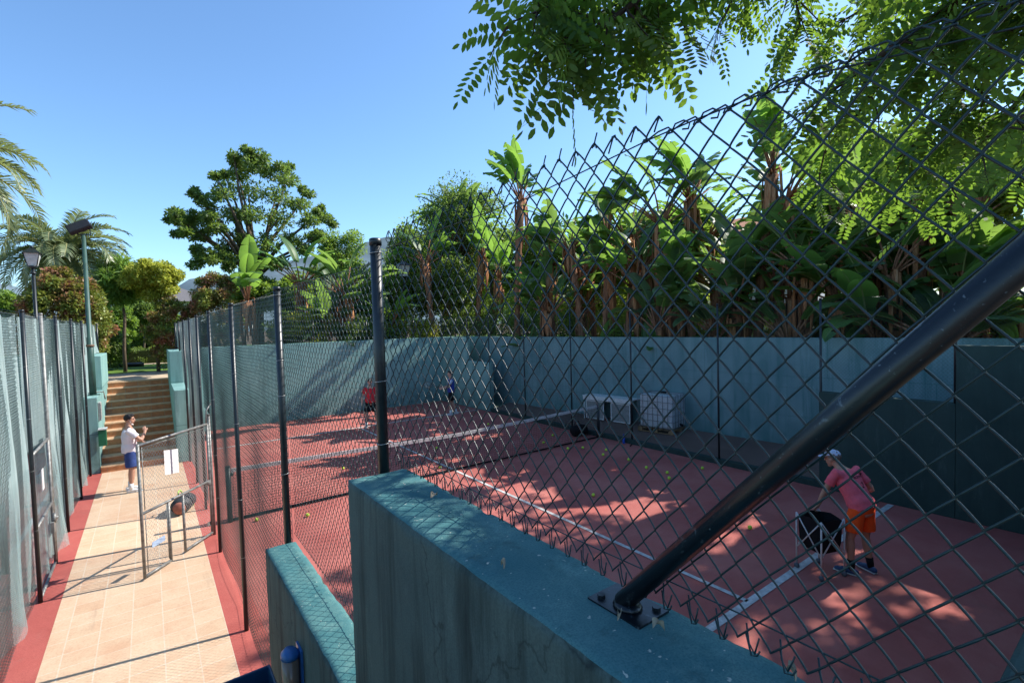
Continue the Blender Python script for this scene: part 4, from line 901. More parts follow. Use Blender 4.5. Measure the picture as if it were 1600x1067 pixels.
# player in red facing the viewer
J = stand(); J.update(elL=V3(-.27, .05, 1.14), elR=V3(.27, .02, 1.13), wrL=V3(-.22, .22, .98), wrR=V3(.30, .12, .90), look=V3(.0, 1, -.35), head=V3(0, .06, 1.63), neck=V3(0, .02, 1.5), knL=V3(-.16, .04, .49), anL=V3(-.20, 0, .085), toeL=V3(-.24, .22, .03), knR=V3(.15, .04, .49), anR=V3(.18, 0, .085), toeR=V3(.22, .22, .03))
def red_extra(r_, h, J):
    M4 = Matrix.Translation(J['wrR'] + V3(0, .06, -.06)) @ Matrix.Rotation(R(-80), 4, 'X') @ Matrix.Rotation(R(30), 4, 'Y'); racket('r', r_, M4)
person('player in red shirt and black shorts, partly behind the tall post', (6.30, 17.15, 0), R(158), J, plain('red shirt', (.62, .03, .04), .75), MT['black'], MT['skin_b'], MT['white'], plain('pale trainers', (.5, .5, .5), .6), hair=MT['hair'], vox=.012, extra=red_extra)
# player in blue, side on, racket hand forward
J = stand(); J.update(elL=V3(-.22, .14, 1.15), elR=V3(.23, .10, 1.13), wrL=V3(-.16, .36, 1.08), wrR=V3(.16, .34, 1.10), hfL=V3(.1, .9, .1), hfR=V3(-.1, .9, .1), knL=V3(-.10, .10, .50), anL=V3(-.11, .05, .085), toeL=V3(-.12, .28, .03), knR=V3(.10, -.05, .49), anR=V3(.11, -.20, .09), toeR=V3(.12, .02, .03), look=V3(0, 1, -.05))
def blue_extra(r_, h, J):
    b = MB()
    M4 = Matrix.Translation(J['wrR'] + V3(-.02, .07, 0)) @ Matrix.Rotation(R(15), 4, 'X') @ Matrix.Rotation(R(80), 4, 'Y'); racket('r', r_, M4)
    sh_ = J['shL']; 
    for a, c in (('shL', 'elL'), ('shR', 'elR')): b.tube([J[a] + V3(0, 0, .0), J[a].lerp(J[c], .35), J[a].lerp(J[c], .64)], [.078, .072, .074], 14)
    b.build('sleeve', plain('pale sleeve', (.55, .60, .75), .8), r_)
person('player in blue top with pale sleeves by the far teal wall', (9.63, 17.26, 0), R(68), J, plain('blue top', (.03, .06, .32), .75), MT['black'], MT['skin_b'], MT['white'], plain('pale trainers', (.5, .5, .5), .6), hair=MT['hair'], vox=.012, extra=blue_extra)
# ------------------------------------------------------------------ vegetation
def leaf_cloud(cent, rad, per, size, seed, up=.5, elong=2.0, droop=0.0):
    """many small folded leaves around cluster centres: (V,F quads)"""
    g = np.random.default_rng(seed); cent = np.asarray(cent, float); rad = np.asarray(rad, float)
    if rad.ndim == 1: rad = np.repeat(rad[:, None], 3, 1)
    n = len(cent) * per; ci = np.repeat(np.arange(len(cent)), per)
    d = g.normal(size=(n, 3)); d /= np.linalg.norm(d, axis=1)[:, None]
    rr = g.random(n) ** .45
    P = cent[ci] + d * rad[ci] * rr[:, None]
    ax = d * .7 + g.normal(size=(n, 3)) * .7; ax[:, 2] -= droop; ax /= np.linalg.norm(ax, axis=1)[:, None]
    nr = g.normal(size=(n, 3)) * .6 + np.array([0, 0, up + .4]) + d * .3; nr -= ax * (nr * ax).sum(1)[:, None]; nr /= np.linalg.norm(nr, axis=1)[:, None]
    sd_ = np.cross(ax, nr); L = size * g.uniform(.6, 1.3, n); Wd = L / elong
    a = P; b = P + ax * (L * .5)[:, None] + sd_ * (Wd * .5)[:, None] + nr * (L * .06)[:, None]; c = P + ax * L[:, None] - nr * (L * .08)[:, None]; e = P + ax * (L * .5)[:, None] - sd_ * (Wd * .5)[:, None] + nr * (L * .06)[:, None]
    V = np.stack([a, b, c, e], 1).reshape(-1, 3); F_ = np.arange(n * 4).reshape(n, 4)
    return V, F_
def limbs(b, base, forks, r0, r1, seed, n=7):
    rg = random.Random(seed)
    for q in forks:
        p0 = Vector(base); p1 = Vector(q); mid1 = p0.lerp(p1, .35) + V3(rg.uniform(-.15, .15), rg.uniform(-.15, .15), .25 * (p1 - p0).length * .3); mid2 = p0.lerp(p1, .7) + V3(rg.uniform(-.2, .2), rg.uniform(-.2, .2), .1)
        b.tube([p0, mid1, mid2, p1], [r0, r0 * .7, r0 * .45, r1], n)
def leafy_tree(label, x, y, z0, clusters, per, leaf, mat, trunk_h, tr, seed, name='leafy_tree', group=None, up=.5, elong=2.0, droop=0.0, cat='tree', twigs=True):
    """clusters: list of (dx,dy,dz,r) about the base"""
    r_ = empty(name, (x, y, z0)); tag(r_, label, cat, group)
    c = np.array([q[:3] for q in clusters]); rd = np.array([q[3] for q in clusters], float)
    if rd.ndim == 1: rd = np.stack([rd, rd, rd * .8], 1)
    V, F_ = leaf_cloud(c, rd, per, leaf, seed, up, elong, droop); np_mesh('crown', V, F_, mat, r_)
    if trunk_h:
        b = MB(); rg = random.Random(seed); ax, ay = c[:, 0].mean() * .4, c[:, 1].mean() * .4; top = V3(ax, ay, trunk_h)
        b.tube([(0, 0, -.3), (ax * .1, ay * .1, trunk_h * .3), (ax * .6 + .08, ay * .6, trunk_h * .7), top], [tr * 1.25, tr, tr * .85, tr * .7], 10)
        sel = clusters if len(clusters) < 26 else rg.sample(clusters, 26)
        if twigs: limbs(b, top, [q[:3] for q in sel], tr * .5, tr * .08, seed, 6)
        b.build('trunk', MT['trunk'], r_)
    return r_
def ellipsoid_clusters(n, cx, cy, cz, rx, ry, rz, cr, seed, shell=.55, lo=-1.0):
    g = random.Random(seed); out = []
    while len(out) < n:
        d = V3(g.gauss(0, 1), g.gauss(0, 1), g.gauss(0, 1)).normalized()
        if d.z < lo: continue
        t = shell + (1 - shell) * g.random(); out.append((cx + d.x * rx * t, cy + d.y * ry * t, cz + d.z * rz * t, cr * g.uniform(.65, 1.25)))
    return out

# --- big spreading tree behind the far end of the courts
g = random.Random(7); cl = []
for (px, py, s_) in ((392, 262, 1.0), (365, 275, .9), (420, 270, .9), (450, 280, .8), (345, 300, .9), (390, 300, 1.2), (430, 310, 1.2), (468, 320, .8), (322, 318, .7), (360, 330, 1.1), (400, 340, 1.2), (440, 345, 1.1), (480, 345, .8), (505, 342, .6),
                     (300, 338, .6), (278, 336, .5), (335, 352, .8), (375, 370, 1.0), (415, 378, 1.0), (455, 375, .9), (310, 370, .6), (284, 367, .45), (345, 388, .8), (390, 400, .9), (325, 402, .6), (305, 408, .5), (360, 415, .6), (470, 395, .8), (430, 410, .8), (400, 248, .7), (372, 250, .6), (310, 300, .35), (490, 370, .7), (385, 240, .4), (355, 405, .7), (500, 372, .6), (445, 262, .55), (270, 340, .35), (290, 350, .45), (515, 350, .35), (342, 272, .4), (480, 300, .5), (330, 335, .6), (300, 395, .45), (495, 325, .45)):
    for k in range(3):
        y = 28 + g.uniform(-1.6, 1.6); p = at_y(px + g.uniform(-9, 9), py + g.uniform(-7, 7), y)
        cl.append((p.x - 4.6, y - 28, p.z - 1.99, (.60 * s_ * g.uniform(.6, 1.25), .55 * s_, .30 * s_)))
leafy_tree('big spreading dark green tree against the sky left of the tall black post', 4.6, 28, 1.99, cl, 210, .19, MT['dense'], 4.2, .24, 3, 'spreading_tree', elong=2.4)

# --- general leafy trees: (label, px centre, py top, Y or X plane, crown width px, crown height px)
def bushy(label, px, py, y, wpx, hpx, mat, per=330, leaf=.16, nc=40, seed=1, zg=1.99, name='leafy_tree', cat='tree', plane='Y', group=None, elong=2.0, trunk=True, shell=.5, crf=.40):
    f_ = at_y if plane == 'Y' else at_x
    c = f_(px, py + hpx / 2, y); a = f_(px - wpx / 2, py + hpx / 2, y); t = f_(px, py, y); b_ = f_(px, py + hpx, y)
    rx = (c - a).length; rx = min(rx, 4.5); rz = (t.z - b_.z) / 2; cz = (t.z + b_.z) / 2 - zg
    cls = ellipsoid_clusters(nc, 0, 0, cz, rx * .85, rx * .85, rz * .85, min(rx, rz) * crf, seed, shell)
    return leafy_tree(label, c.x, c.y, zg, cls, per, leaf, mat, max(.6, cz - rz * .4) if trunk else 0, max(.06, rx * .05), seed, name, group, elong=elong, cat=cat)
bushy('loose mid-green tree between the big spreading tree and the tall post', 535, 350, 31, 80, 120, MT['dense2'], seed=11)
bushy('light green tree rising directly right of the tall black post', 640, 345, 27, 74, 130, MT['dense2'], seed=12)
bushy('dark tree crown behind the far corner of the court, right of the slim lantern', 720, 252, 24, 112, 220, MT['dense'], seed=13, nc=56, per=300)
bushy('dark bushy tree low behind the far wall between the lantern and the tall banana trees', 700, 400, 22.5, 90, 90, MT['dense'], seed=14)
bushy('green tree below the big spreading tree, just above the fence', 400, 425, 27, 80, 60, MT['dense2'], seed=15)
bushy('small dark tree above the fence corner right of the second conical shrub', 380, 440, 33, 60, 60, MT['dense'], seed=16)
bushy('bushy green tree behind the tall black post', 590, 420, 25, 90, 90, MT['dense2'], seed=17)
# left background
bushy('bright feathery weeping tree left of the yellow-green tree', 188, 402, 26, 78, 80, MT['feather'], per=420, leaf=.34, nc=36, seed=21, name='weeping_tree', elong=9)
bushy('spreading yellow-green tree between the floodlight pole and the conical shrub', 240, 402, 25, 104, 66, MT['yellowg'], seed=22, nc=38, leaf=.13, name='spreading_tree')
bushy('green tree below the weeping tree right of the floodlight pole', 185, 470, 36, 60, 70, MT['dense2'], seed=23)
bushy('dark tree under the yellow-green tree', 222, 455, 38, 60, 70, MT['dense'], seed=24)
bushy('pale olive tree between the yellow-green tree and the small round shrub', 262, 475, 40, 60, 60, MT['dense2'], seed=25)
bushy('distant tree top at the left edge of the view', 8, 452, 38, 60, 50, MT['dense2'], seed=26)
bushy('distant tree behind the floodlight pole', 150, 465, 44, 60, 60, MT['dense'], seed=27)
bushy('far green tree above the middle of the hedges', 205, 490, 42, 70, 60, MT['under'], seed=28, leaf=.12)
bushy('far dark tree above the right end of the hedges', 250, 500, 42, 50, 50, MT['dense2'], seed=29)
# shrubs
def shrub(label, x, y, zg, rx, rz, mat, per=330, leaf=.10, nc=60, seed=1, cz=None, name='round_shrub', group=None, cat='shrub', lo=-.7):
    cz = cz if cz is not None else rz; cls = ellipsoid_clusters(nc, 0, 0, cz, rx * .9, rx * .9, rz * .92, rx * .24, seed, .80, lo)
    cls += [(0, 0, cz + rz * k, rx * .8) for k in (-.6, -.4, -.2, 0, .15, .3, .45)]
    return leafy_tree(label, x, y, zg, cls, per, leaf, mat, cz * .7, .07, seed, name, group, cat=cat, twigs=False)
shrub('big round shrub with red and green leaves behind the left fence', -2.30, 23.4, 1.99, 1.28, 1.95, MT['redshrub'], nc=110, per=330, seed=41, leaf=.12, cz=2.05)
shrub('cone-shaped shrub with red and green leaves right of the yellow-green tree', 2.35, 24, 1.99, 1.05, 2.1, MT['redshrub'], seed=42, cz=2.0, nc=70)
shrub('dark round shrub with reddish top at the right end of the hedges', .85, 24.6, 1.99, .95, 1.6, MT['redshrub'], seed=43, cz=1.55, nc=60)
shrub('low dark green bush at the left end of the hedges beside the floodlight pole', -1.9, 28, 1.99, 1.2, .95, MT['dense'], seed=44, nc=40)
shrub('small clipped ball, left of the pair above the hedges', -.85, 41, 1.99, .62, .62, MT['hedge'], seed=45, nc=26, per=200, name='clipped_ball')
shrub('small clipped ball, right of the pair above the hedges', .30, 41.5, 1.99, .62, .62, MT['hedge'], seed=46, nc=26, per=200, name='clipped_ball')
def hedge(label, x0, x1, y0, y1, z1, mat, seed, n=9000):
    r_ = empty('hedge', ((x0 + x1) / 2, y0, 1.99)); tag(r_, label, 'hedge')
    g_ = np.random.default_rng(seed); cx_ = (x0 + x1) / 2; c = np.stack([g_.uniform(x0, x1, 260) - cx_, g_.uniform(0, y1 - y0, 260), g_.uniform(.05, z1 - .1, 260)], 1)
    V, F_ = leaf_cloud(c, np.full(260, .17), n // 260, .085, seed); np_mesh('foliage', V, F_, mat, r_)
    b = MB(); b.box(x0 - cx_ + .06, x1 - cx_ - .06, .06, y1 - y0 - .06, .01, z1 - .12); b.build('branches', plain('hedge inside', (.025, .035, .012), .95, .05), r_)
hedge('long clipped hedge nearest the lawn beyond the stairs', -4, 2.6, 32.0, 33.2, .80, MT['hedge'], 51, 15600)
hedge('second yellow-green hedge behind the nearest one', -4, 2.6, 35.4, 36.2, .80, MT['under'], 52, 10400)
hedge('third low hedge farthest from the stairs', -4, 2.6, 38.2, 38.8, .75, MT['hedge'], 53)
p = at_y(190, 573, 30); b = MB(); b.tube([(-1.0, 0, .10), (-.5, .1, .12), (.2, -.05, .11), (.9, .05, .10)], .10, 10); o = b.build('rolled_tarp', MT['post']); o.location = (-1.1, 29.6, 2.0); tag(o, 'dark rolled tarpaulin lying on the lawn above the stairs', 'tarpaulin')

# --- palms
def frond(b, L, rise, droop, n=34, w_=.42, seed=0):
    rg = random.Random(seed); pts = []; p = V3(0, 0, 0); a = rise
    for i in range(13):
        pts.append(p.copy()); a -= droop / 12 * (1 + i * .09); p = p + V3(math.cos(a), 0, math.sin(a)) * L / 12
    b.m = 1; b.tube(pts, [.035 - .0024 * i for i in range(13)], 5); b.m = 0
    for i in range(n * 2):
        t = .10 + .90 * (i // 2) / n; k = t * 11.99; j = int(k); q = pts[j].lerp(pts[j + 1], k - j); tn = (pts[j + 1] - pts[j]).normalized(); s_ = 1 if i % 2 else -1
        ll = w_ * (.35 + 1.1 * math.sin(PI * min(1, t * .85 + .1)) ** .8) * rg.uniform(.85, 1.1); upv = V3(-tn.z, 0, tn.x)
        d = (tn * .75 + V3(0, s_, 0) * .75 + upv * rg.uniform(.05, .45)).normalized(); mid_ = q + d * ll * .5; tip = q + d * ll + V3(0, 0, -.16 * ll - .05)
        wv = tn * .030; b.add([q - wv, q + wv, mid_ + wv * 1.1, tip, mid_ - wv * 1.1], [(0, 1, 2, 4), (4, 2, 3)])
def palm(label, x, y, zg, zc, L, nf, seed, arc=None):
    r_ = empty('palm_tree', (x, y, zg)); tag(r_, label, 'palm'); H_ = zc - zg; rg = random.Random(seed)
    b = MB(); b.tube([(0, 0, -.2), (0, 0, .4), (.04, 0, H_ * .5), (0, 0, H_ - .5), (0, 0, H_)], [.30, .24, .21, .24, .30], 14); b.build('trunk', MT['palm_trunk'], r_)
    b = MB()
    for i in range(nf):
        a = i * 2.39996 + rg.uniform(-.2, .2); lv = i / nf; f_ = MB(); frond(f_, L * rg.uniform(.85, 1.08), R(84 - 88 * lv + rg.uniform(-8, 8)), R(52 + 30 * lv + 8), seed=seed * 100 + i)
        M3_ = Matrix.Rotation(a, 3, 'Z') @ Matrix.Rotation(rg.uniform(-.3, .3), 3, 'X'); mm = f_.mi
        base = len(b.v); b.v += [tuple(M3_ @ Vector(v) + V3(0, 0, H_ - .1)) for v in f_.v]; b.f += [tuple(base + k for k in q) for q in f_.f]; b.sm += f_.sm; b.mi += mm
    b.build('crown', [MT['palm'], plain('palm rib', (.32, .30, .13), .6)], r_)
palm('feathery date palm behind the round red-leaved shrub and the lantern', -2.62, 27, 1.99, 6.9, 2.65, 60, 5)
palm('near palm whose fronds reach in from the left edge of the sky', -4.55, 19.0, 1.99, 8.1, 3.0, 44, 8)

# --- giant strelitzias
def blade(b, p0, az, tilt, bend, L, W_, seed, fold=.35):
    rg = random.Random(seed); n = 12; pts = []; a = tilt; p = Vector(p0); h_ = V3(math.cos(az), math.sin(az), 0); sd_ = V3(-math.sin(az), math.cos(az), 0); nrm = []
    for i in range(n + 1):
        pts.append(p.copy()); nrm.append((h_ * -math.sin(a) + V3(0, 0, math.cos(a))).normalized()); p = p + (h_ * math.cos(a) + V3(0, 0, math.sin(a))) * L / n; a -= bend / n
    tear = rg.random() < .6
    for s_ in (-1, 1):
        off = 0
        grid = []
        for i in range(n + 1):
            t = i / n; ww = W_ * (math.sin(PI * min(1, .10 + t * .90)) ** .55) * (1 - .25 * t)
            o1 = (sd_ * s_ * math.cos(fold) + nrm[i] * math.sin(fold)); o2 = (sd_ * s_ * math.cos(fold - .5) + nrm[i] * math.sin(fold - .5))
            grid.append((pts[i], pts[i] + o1 * ww * .5, pts[i] + o1 * ww * .5 + o2 * ww * .5))
        if not tear:
            vs = [q for r3 in grid for q in r3]; b.add(vs, [(i * 3 + j, (i + 1) * 3 + j, (i + 1) * 3 + j + 1, i * 3 + j + 1) for i in range(n) for j in (0, 1)], True)
        else:
            i = 0
            while i < n:
                k = min(n, i + rg.choice((1, 1, 2, 3))); dz = V3(0, 0, rg.uniform(-.10, .02)); vs = []
                for q in range(i, k + 1):
                    sh_ = .12 * (1 if q == i else -1 if q == k else 0)
                    A, B_, C_ = grid[q]; ctr = pts[(i + k) // 2]
                    vs += [A, B_ + dz * .5, C_.lerp(grid[(i + k) // 2][2], abs(sh_)) + dz]
                m_ = k - i; b.add(vs, [(u * 3 + j, (u + 1) * 3 + j, (u + 1) * 3 + j + 1, u * 3 + j + 1) for u in range(m_) for j in (0, 1)], True); i = k
    b.m = 1; b.tube(pts[:-1], [.022 - .0015 * i for i in range(n)], 4, cap=False); b.m = 0
def strelitzia(H_, seed, mat='strel', nl=13, multi=1, fan=None):
    """returns root; local base at the ground; H_ = height of the crown base"""
    rg = random.Random(seed); r_ = empty('banana_like_tree'); tb = MB(); cb = MB(); db = MB()
    for m_ in range(multi):
        ox, oy = (0, 0) if m_ == 0 else (rg.uniform(-.5, .5), rg.uniform(-.5, .5)); hh = H_ * (1 if m_ == 0 else rg.uniform(.45, .8)); lx, ly = rg.uniform(-.12, .12) * hh * (1 + m_ * .8), rg.uniform(-.12, .12) * hh
        pts = [V3(ox + lx * t * t, oy + ly * t * t, hh * t - .2) for t in (0, .2, .4, .6, .8, 1)]
        tb.tube(pts, [.19, .14, .125, .13, .15, .18], 10)
        # rough leaf bases up the stem
        for k in range(int(hh * 5)):
            t = .2 + .8 * k / (hh * 5); q = V3(ox + lx * t * t, oy + ly * t * t, hh * t - .2); a = k * 2.4; tb.tube([q + V3(math.cos(a) * .09, math.sin(a) * .09, -.12), q + V3(math.cos(a) * .13, math.sin(a) * .13, .03), q + V3(math.cos(a) * .19, math.sin(a) * .19, .14)], [.05, .04, .012], 5)
        top = pts[-1]; fz = (fan if fan is not None else rg.uniform(0, PI)) + m_ * .9
        # dry hanging sheaths
        for k in range(14):
            a = rg.uniform(0, 2 * PI); l_ = rg.uniform(.6, 2.0); z_ = rg.uniform(-.5, .15); o_ = V3(math.cos(a), math.sin(a), 0)
            db.tube([top + o_ * .10 + V3(0, 0, z_), top + o_ * .26 + V3(0, 0, z_ + .02), top + o_ * .30 + V3(0, 0, z_ - l_ * .5), top + o_ * .22 + V3(0, 0, z_ - l_)], [(.05, .02), (.07, .015), (.06, .012), (.02, .006)], 6, ref=(-o_.y, o_.x, 0))
        for k in range(nl):
            u = (k / (nl - 1) - .5) * 2; s_ = 1 if u > 0 else -1; a = fz + (0 if u > 0 else PI) + rg.uniform(-.35, .35); tl = R(88 - 52 * abs(u) ** .85 + rg.uniform(-6, 6))
            pl_ = rg.uniform(.7, 1.25) * (1.0 if H_ > 2 else .7); h_ = V3(math.cos(a), math.sin(a), 0); p0 = top + h_ * .06 + V3(0, 0, -.1 + .03 * k % .1)
            p1 = p0 + (h_ * math.cos(tl) + V3(0, 0, math.sin(tl))) * pl_ * .6; p2 = p1 + (h_ * math.cos(tl - .12) + V3(0, 0, math.sin(tl - .12))) * pl_ * .5
            tb.tube([p0, p1, p2], [.045, .028, .022], 6)
            blade(cb, p2, a + rg.uniform(-.3, .3), tl - .2, R(rg.uniform(22, 58)) * (1.3 - .5 * (1 - abs(u))), rg.uniform(1.15, 1.85), rg.uniform(.28, .42), seed * 50 + k + m_ * 17, rg.uniform(.15, .6))
    tb.build('stem', MT['fibre'], r_); cb.build('crown', [MT[mat], plain('leaf midrib', (.20, .26, .09), .5)], r_); db.build('dry_sheath', MT['dry'], r_)
    return r_
protos = {}
def get_proto(h_, variant):
    key = (h_, variant)
    if key not in protos: protos[key] = [strelitzia(h_, 60 + h_ * 10 + variant * 7, 'strel' if variant % 2 == 0 else 'strel2', 12, 1 + variant % 2), False]
    return protos[key]
ZG = 1.99
used_labels = set()
def put_strel(px, ptop, X_, label, plane='X', variant=0, rz=0.0, s=1.0):
    p = at_x(px, ptop, X_) if plane == 'X' else at_y(px, ptop, X_)
    total = p.z - ZG; hs = (total - 2.1 * s); h_ = max(1, min(7, round(hs)))
    pr, was = get_proto(h_, variant); sc_ = total / (h_ + 2.1)
    o = pr if not was else copy_tree(pr)
    protos[(h_, variant)][1] = True
    o.location = (p.x, p.y, ZG); o.rotation_euler = (0, 0, rz); o.scale = (sc_ * s / sc_ if False else sc_,) * 3
    tag(o, label, 'tree', 'banana-like trees behind the court walls'); return o
rows = [
 # px, crown top py, plane value, plane, variant, label
 (395, 385, 23.0, 'Y', 0, 'banana-like tree with bright leaves below the big spreading tree'),
 (462, 372, 23.5, 'Y', 2, 'banana-like tree left of the shorter black fence post top'),
 (540, 378, 22.5, 'Y', 1, 'banana-like tree just left of the tall black post'),
 (612, 440, 22.2, 'Y', 0, 'low banana-like tree under the slim lantern'),
 (500, 430, 22.0, 'Y', 3, 'low banana-like plant on the end wall between the two black posts'),
 (690, 285, 13.6, 'X', 1, 'tall banana-like tree leftmost above the far corner of the court'),
 (740, 330, 13.4, 'X', 2, 'banana-like tree in front of the dark tree crown, right of the leftmost tall one'),
 (800, 230, 13.6, 'X', 0, 'tallest slender banana-like tree standing alone against the sky'),
 (842, 330, 13.4, 'X', 3, 'banana-like tree close right of the tallest slender one'),
 (858, 395, 13.0, 'X', 0, 'shorter banana-like tree above the left part of the long wall'),
 (905, 300, 13.8, 'X', 2, 'banana-like tree whose top meets the broken upper edge of the near mesh'),
 (948, 285, 14.2, 'X', 1, 'banana-like tree with red stems above the white framed cabinet'),
 (975, 350, 13.8, 'X', 0, 'shorter banana-like tree above the gap between cabinet and tank'),
 (1022, 245, 14.4, 'X', 3, 'tall broad banana-like tree above the white tank'),
 (1060, 215, 15.2, 'X', 0, 'tall banana-like tree right above the white tank, farther back'),
 (1082, 330, 14.4, 'X', 2, 'banana-like tree above the second ledge fence post from the right'),
 (1110, 395, 14.2, 'X', 1, 'short banana-like tree right of the tank behind the long wall'),
 (1180, 155, 15.0, 'X', 0, 'very tall banana-like tree whose crown breaks through the top wire of the near fence'),
 (1165, 300, 15.0, 'X', 3, 'middle-high banana-like tree below the very tall crown'),
 (1215, 330, 14.8, 'X', 2, 'banana-like tree in front of the white house'),
 (1262, 300, 15.0, 'X', 1, 'banana-like tree left of the tall ledge fence post by the dark wall'),
 (1255, 190, 16.5, 'X', 0, 'tall banana-like tree behind the dappled foliage left of the round grey-green bush'),
 (1318, 330, 15.2, 'X', 0, 'banana-like tree directly above the man in pink'),
 (1345, 240, 16.2, 'X', 3, 'tall banana-like tree half hidden by bright hanging leaves'),
 (1400, 300, 15.4, 'X', 2, 'banana-like tree above the low part of the dark wall'),
 (1440, 210, 16.0, 'X', 1, 'tall banana-like tree with reddish trunk left of the black pipe top'),
 (1490, 290, 15.6, 'X', 0, 'banana-like tree above the step of the dark wall'),
 (1540, 200, 16.0, 'X', 3, 'tall banana-like tree behind the black pipe near the right edge'),
 (1590, 300, 15.8, 'X', 2, 'banana-like tree cut by the right edge of the view'),
]
rows += [
 (765, 370, 14.2, 'X', 2, 'shorter banana-like tree filling the gap left of the tallest slender one'),
 (925, 350, 15.6, 'X', 0, 'banana-like tree behind the row, left of the cabinet'),
 (1040, 360, 13.9, 'X', 1, 'short leaning banana-like tree right above the tank cage'),
 (1135, 340, 15.6, 'X', 3, 'banana-like tree just left of the white house wall'),
 (1230, 400, 14.4, 'X', 0, 'short banana-like tree in front, right of the white house'),
 (1375, 370, 15.0, 'X', 0, 'short banana-like tree above the middle of the low dark wall'),
 (1465, 360, 15.0, 'X', 3, 'short banana-like tree left of the wall step'),
 (1520, 350, 15.2, 'X', 2, 'short banana-like tree directly over the tall dark wall'),
]
rows += [
 (1000, 285, 15.8, 'X', 2, 'banana-like tree in the second row above the tank'),
 (1085, 280, 16.2, 'X', 0, 'banana-like tree in the second row right of the tank'),
 (905, 350, 14.6, 'X', 3, 'banana-like tree in the second row above the right end of the net'),
 (1300, 240, 17.0, 'X', 2, 'banana-like tree in the second row above the start of the low dark wall'),
 (720, 300, 14.6, 'X', 0, 'banana-like tree in the second row above the player in blue'),
 (670, 340, 21.6, 'Y', 2, 'banana-like tree on the end wall right of the slim lantern'),
 (1500, 240, 17.0, 'X', 0, 'banana-like tree in the second row above the step of the dark wall'),
]
for i, (px, pt, v_, pl_, va, lab) in enumerate(rows): put_strel(px, pt, v_, lab, pl_, va, rz=R((i * 67) % 180 - 30))
for i, (x_, y_, lab) in enumerate(((16.2, -1.5, 'banana-like tree beyond the right edge of the view'), (15.9, .2, 'banana-like tree just outside the right edge, by the dark wall'))):
    pr, was = get_proto(6, 1); o = copy_tree(pr) if was else pr; protos[(6, 1)][1] = True; o.location = (x_, y_, ZG); o.rotation_euler = (0, 0, i * 1.3); tag(o, lab, 'tree', 'banana-like trees behind the court walls')

# --- leafy trees behind the banana-like row (they shade the court)
def shade_tree(label, x, y, z_c, rx, rz, mat, seed, nc=60, per=240, leaf=.17):
    cls = ellipsoid_clusters(nc, 0, 0, z_c - ZG, rx, rx, rz, rx * .24, seed, .35); return leafy_tree(label, x, y, ZG, cls, per, leaf, mat, max(1.5, z_c - ZG - rz * .7), .18, seed, 'leafy_tree')
bushy('round grey-green bush crown seen through a gap right of the white house', 1275, 275, 22, 80, 90, MT['dense2'], plane='X', seed=64, nc=30, leaf=.12)
bushy('tall leafy tree behind the banana-like trees above the man in pink', 1350, 190, 20, 170, 190, MT['dense2'], plane='X', seed=65, nc=60)
bushy('tall leafy tree behind the banana-like trees at the right edge', 1540, 170, 19.5, 200, 220, MT['dense2'], plane='X', seed=66, nc=70)
bushy('leafy tree behind the trunks above the low dark wall', 1430, 330, 21, 170, 150, MT['under'], plane='X', seed=67, nc=44)
for i, (px, py, w_, mt_, lab) in enumerate(((700, 305, 110, 'dense2', 'above the far right corner of the court'), (765, 315, 100, 'dense', 'right of the dark tree crown'), (830, 345, 100, 'dense2', 'right of the tallest slender banana-like tree'), (895, 335, 100, 'strel', 'above the net post'), (955, 330, 110, 'dense2', 'above the white framed cabinet'),
    (1020, 315, 110, 'dense', 'straight above the white tank'), (1085, 300, 110, 'dense2', 'right of the white tank'), (1135, 385, 100, 'under', 'hiding the lower left of the white house'), (1215, 330, 100, 'dense2', 'right of the white house'), (1290, 270, 110, 'dense2', 'above the post at the start of the dark wall'), (1385, 225, 120, 'strel2', 'above the low dark wall'), (1470, 200, 120, 'dense2', 'above the step of the dark wall'))):
    bushy('broad-leaved tree filling the bank ' + lab, px, py, 18.2 + (i % 3) * .8, w_, 470 - py, MT[mt_], plane='X', seed=300 + i, nc=64, per=100, leaf=.34, elong=2.2, shell=.25, crf=.25)
leafy_tree('tall sparse tree beyond the upper right corner of the view', 18.2, 1.0, ZG, [(q[0], q[1], q[2], (q[3], q[3], q[3] * .6)) for q in ellipsoid_clusters(150, 0, .8, 10.6, 4.6, 4.2, 1.5, .42, 77, .1)], 46, .30, MT['dense2'], 8.0, .2, 77)
for i, (px, py, y_, w_, mt_, lab) in enumerate(((455, 425, 26, 80, 'dense2', 'behind the shorter black post'), (505, 410, 27, 80, 'dense', 'between the two black posts'), (560, 400, 26, 80, 'dense2', 'touching the tall black post on its left'), (618, 395, 28, 80, 'dense2', 'behind the slim lantern'), (668, 400, 26, 80, 'dense', 'right of the slim lantern'), (725, 430, 27, 90, 'under', 'low beyond the far right court corner'))):
    bushy('leafy garden tree beyond the end wall ' + lab, px, py, y_, w_, 515 - py, MT[mt_], seed=330 + i, nc=46, per=240, leaf=.17, shell=.3, crf=.34, trunk=False)
for i, (px, w_, mt_, lab) in enumerate(((760, 90, 'under', 'under the tallest slender tree'), (815, 90, 'dense2', 'right of the tallest slender tree'), (875, 90, 'under', 'above the right end of the net'), (930, 90, 'dense2', 'above the cabinet'), (990, 90, 'under', 'above the gap between cabinet and tank'))):
    bushy('low thicket deep behind the stems ' + lab, px, 420 + 8 * (i % 2), 21.5, w_, 100, MT[mt_], plane='X', seed=350 + i, nc=40, per=240, leaf=.2, shell=.3, crf=.34, trunk=False, cat='shrub', name='thicket')
shade_tree('leafy tree beyond the right edge of the view shading the court', 16.5, -2.0, 9.2, 3.6, 2.8, MT['dense2'], 71)
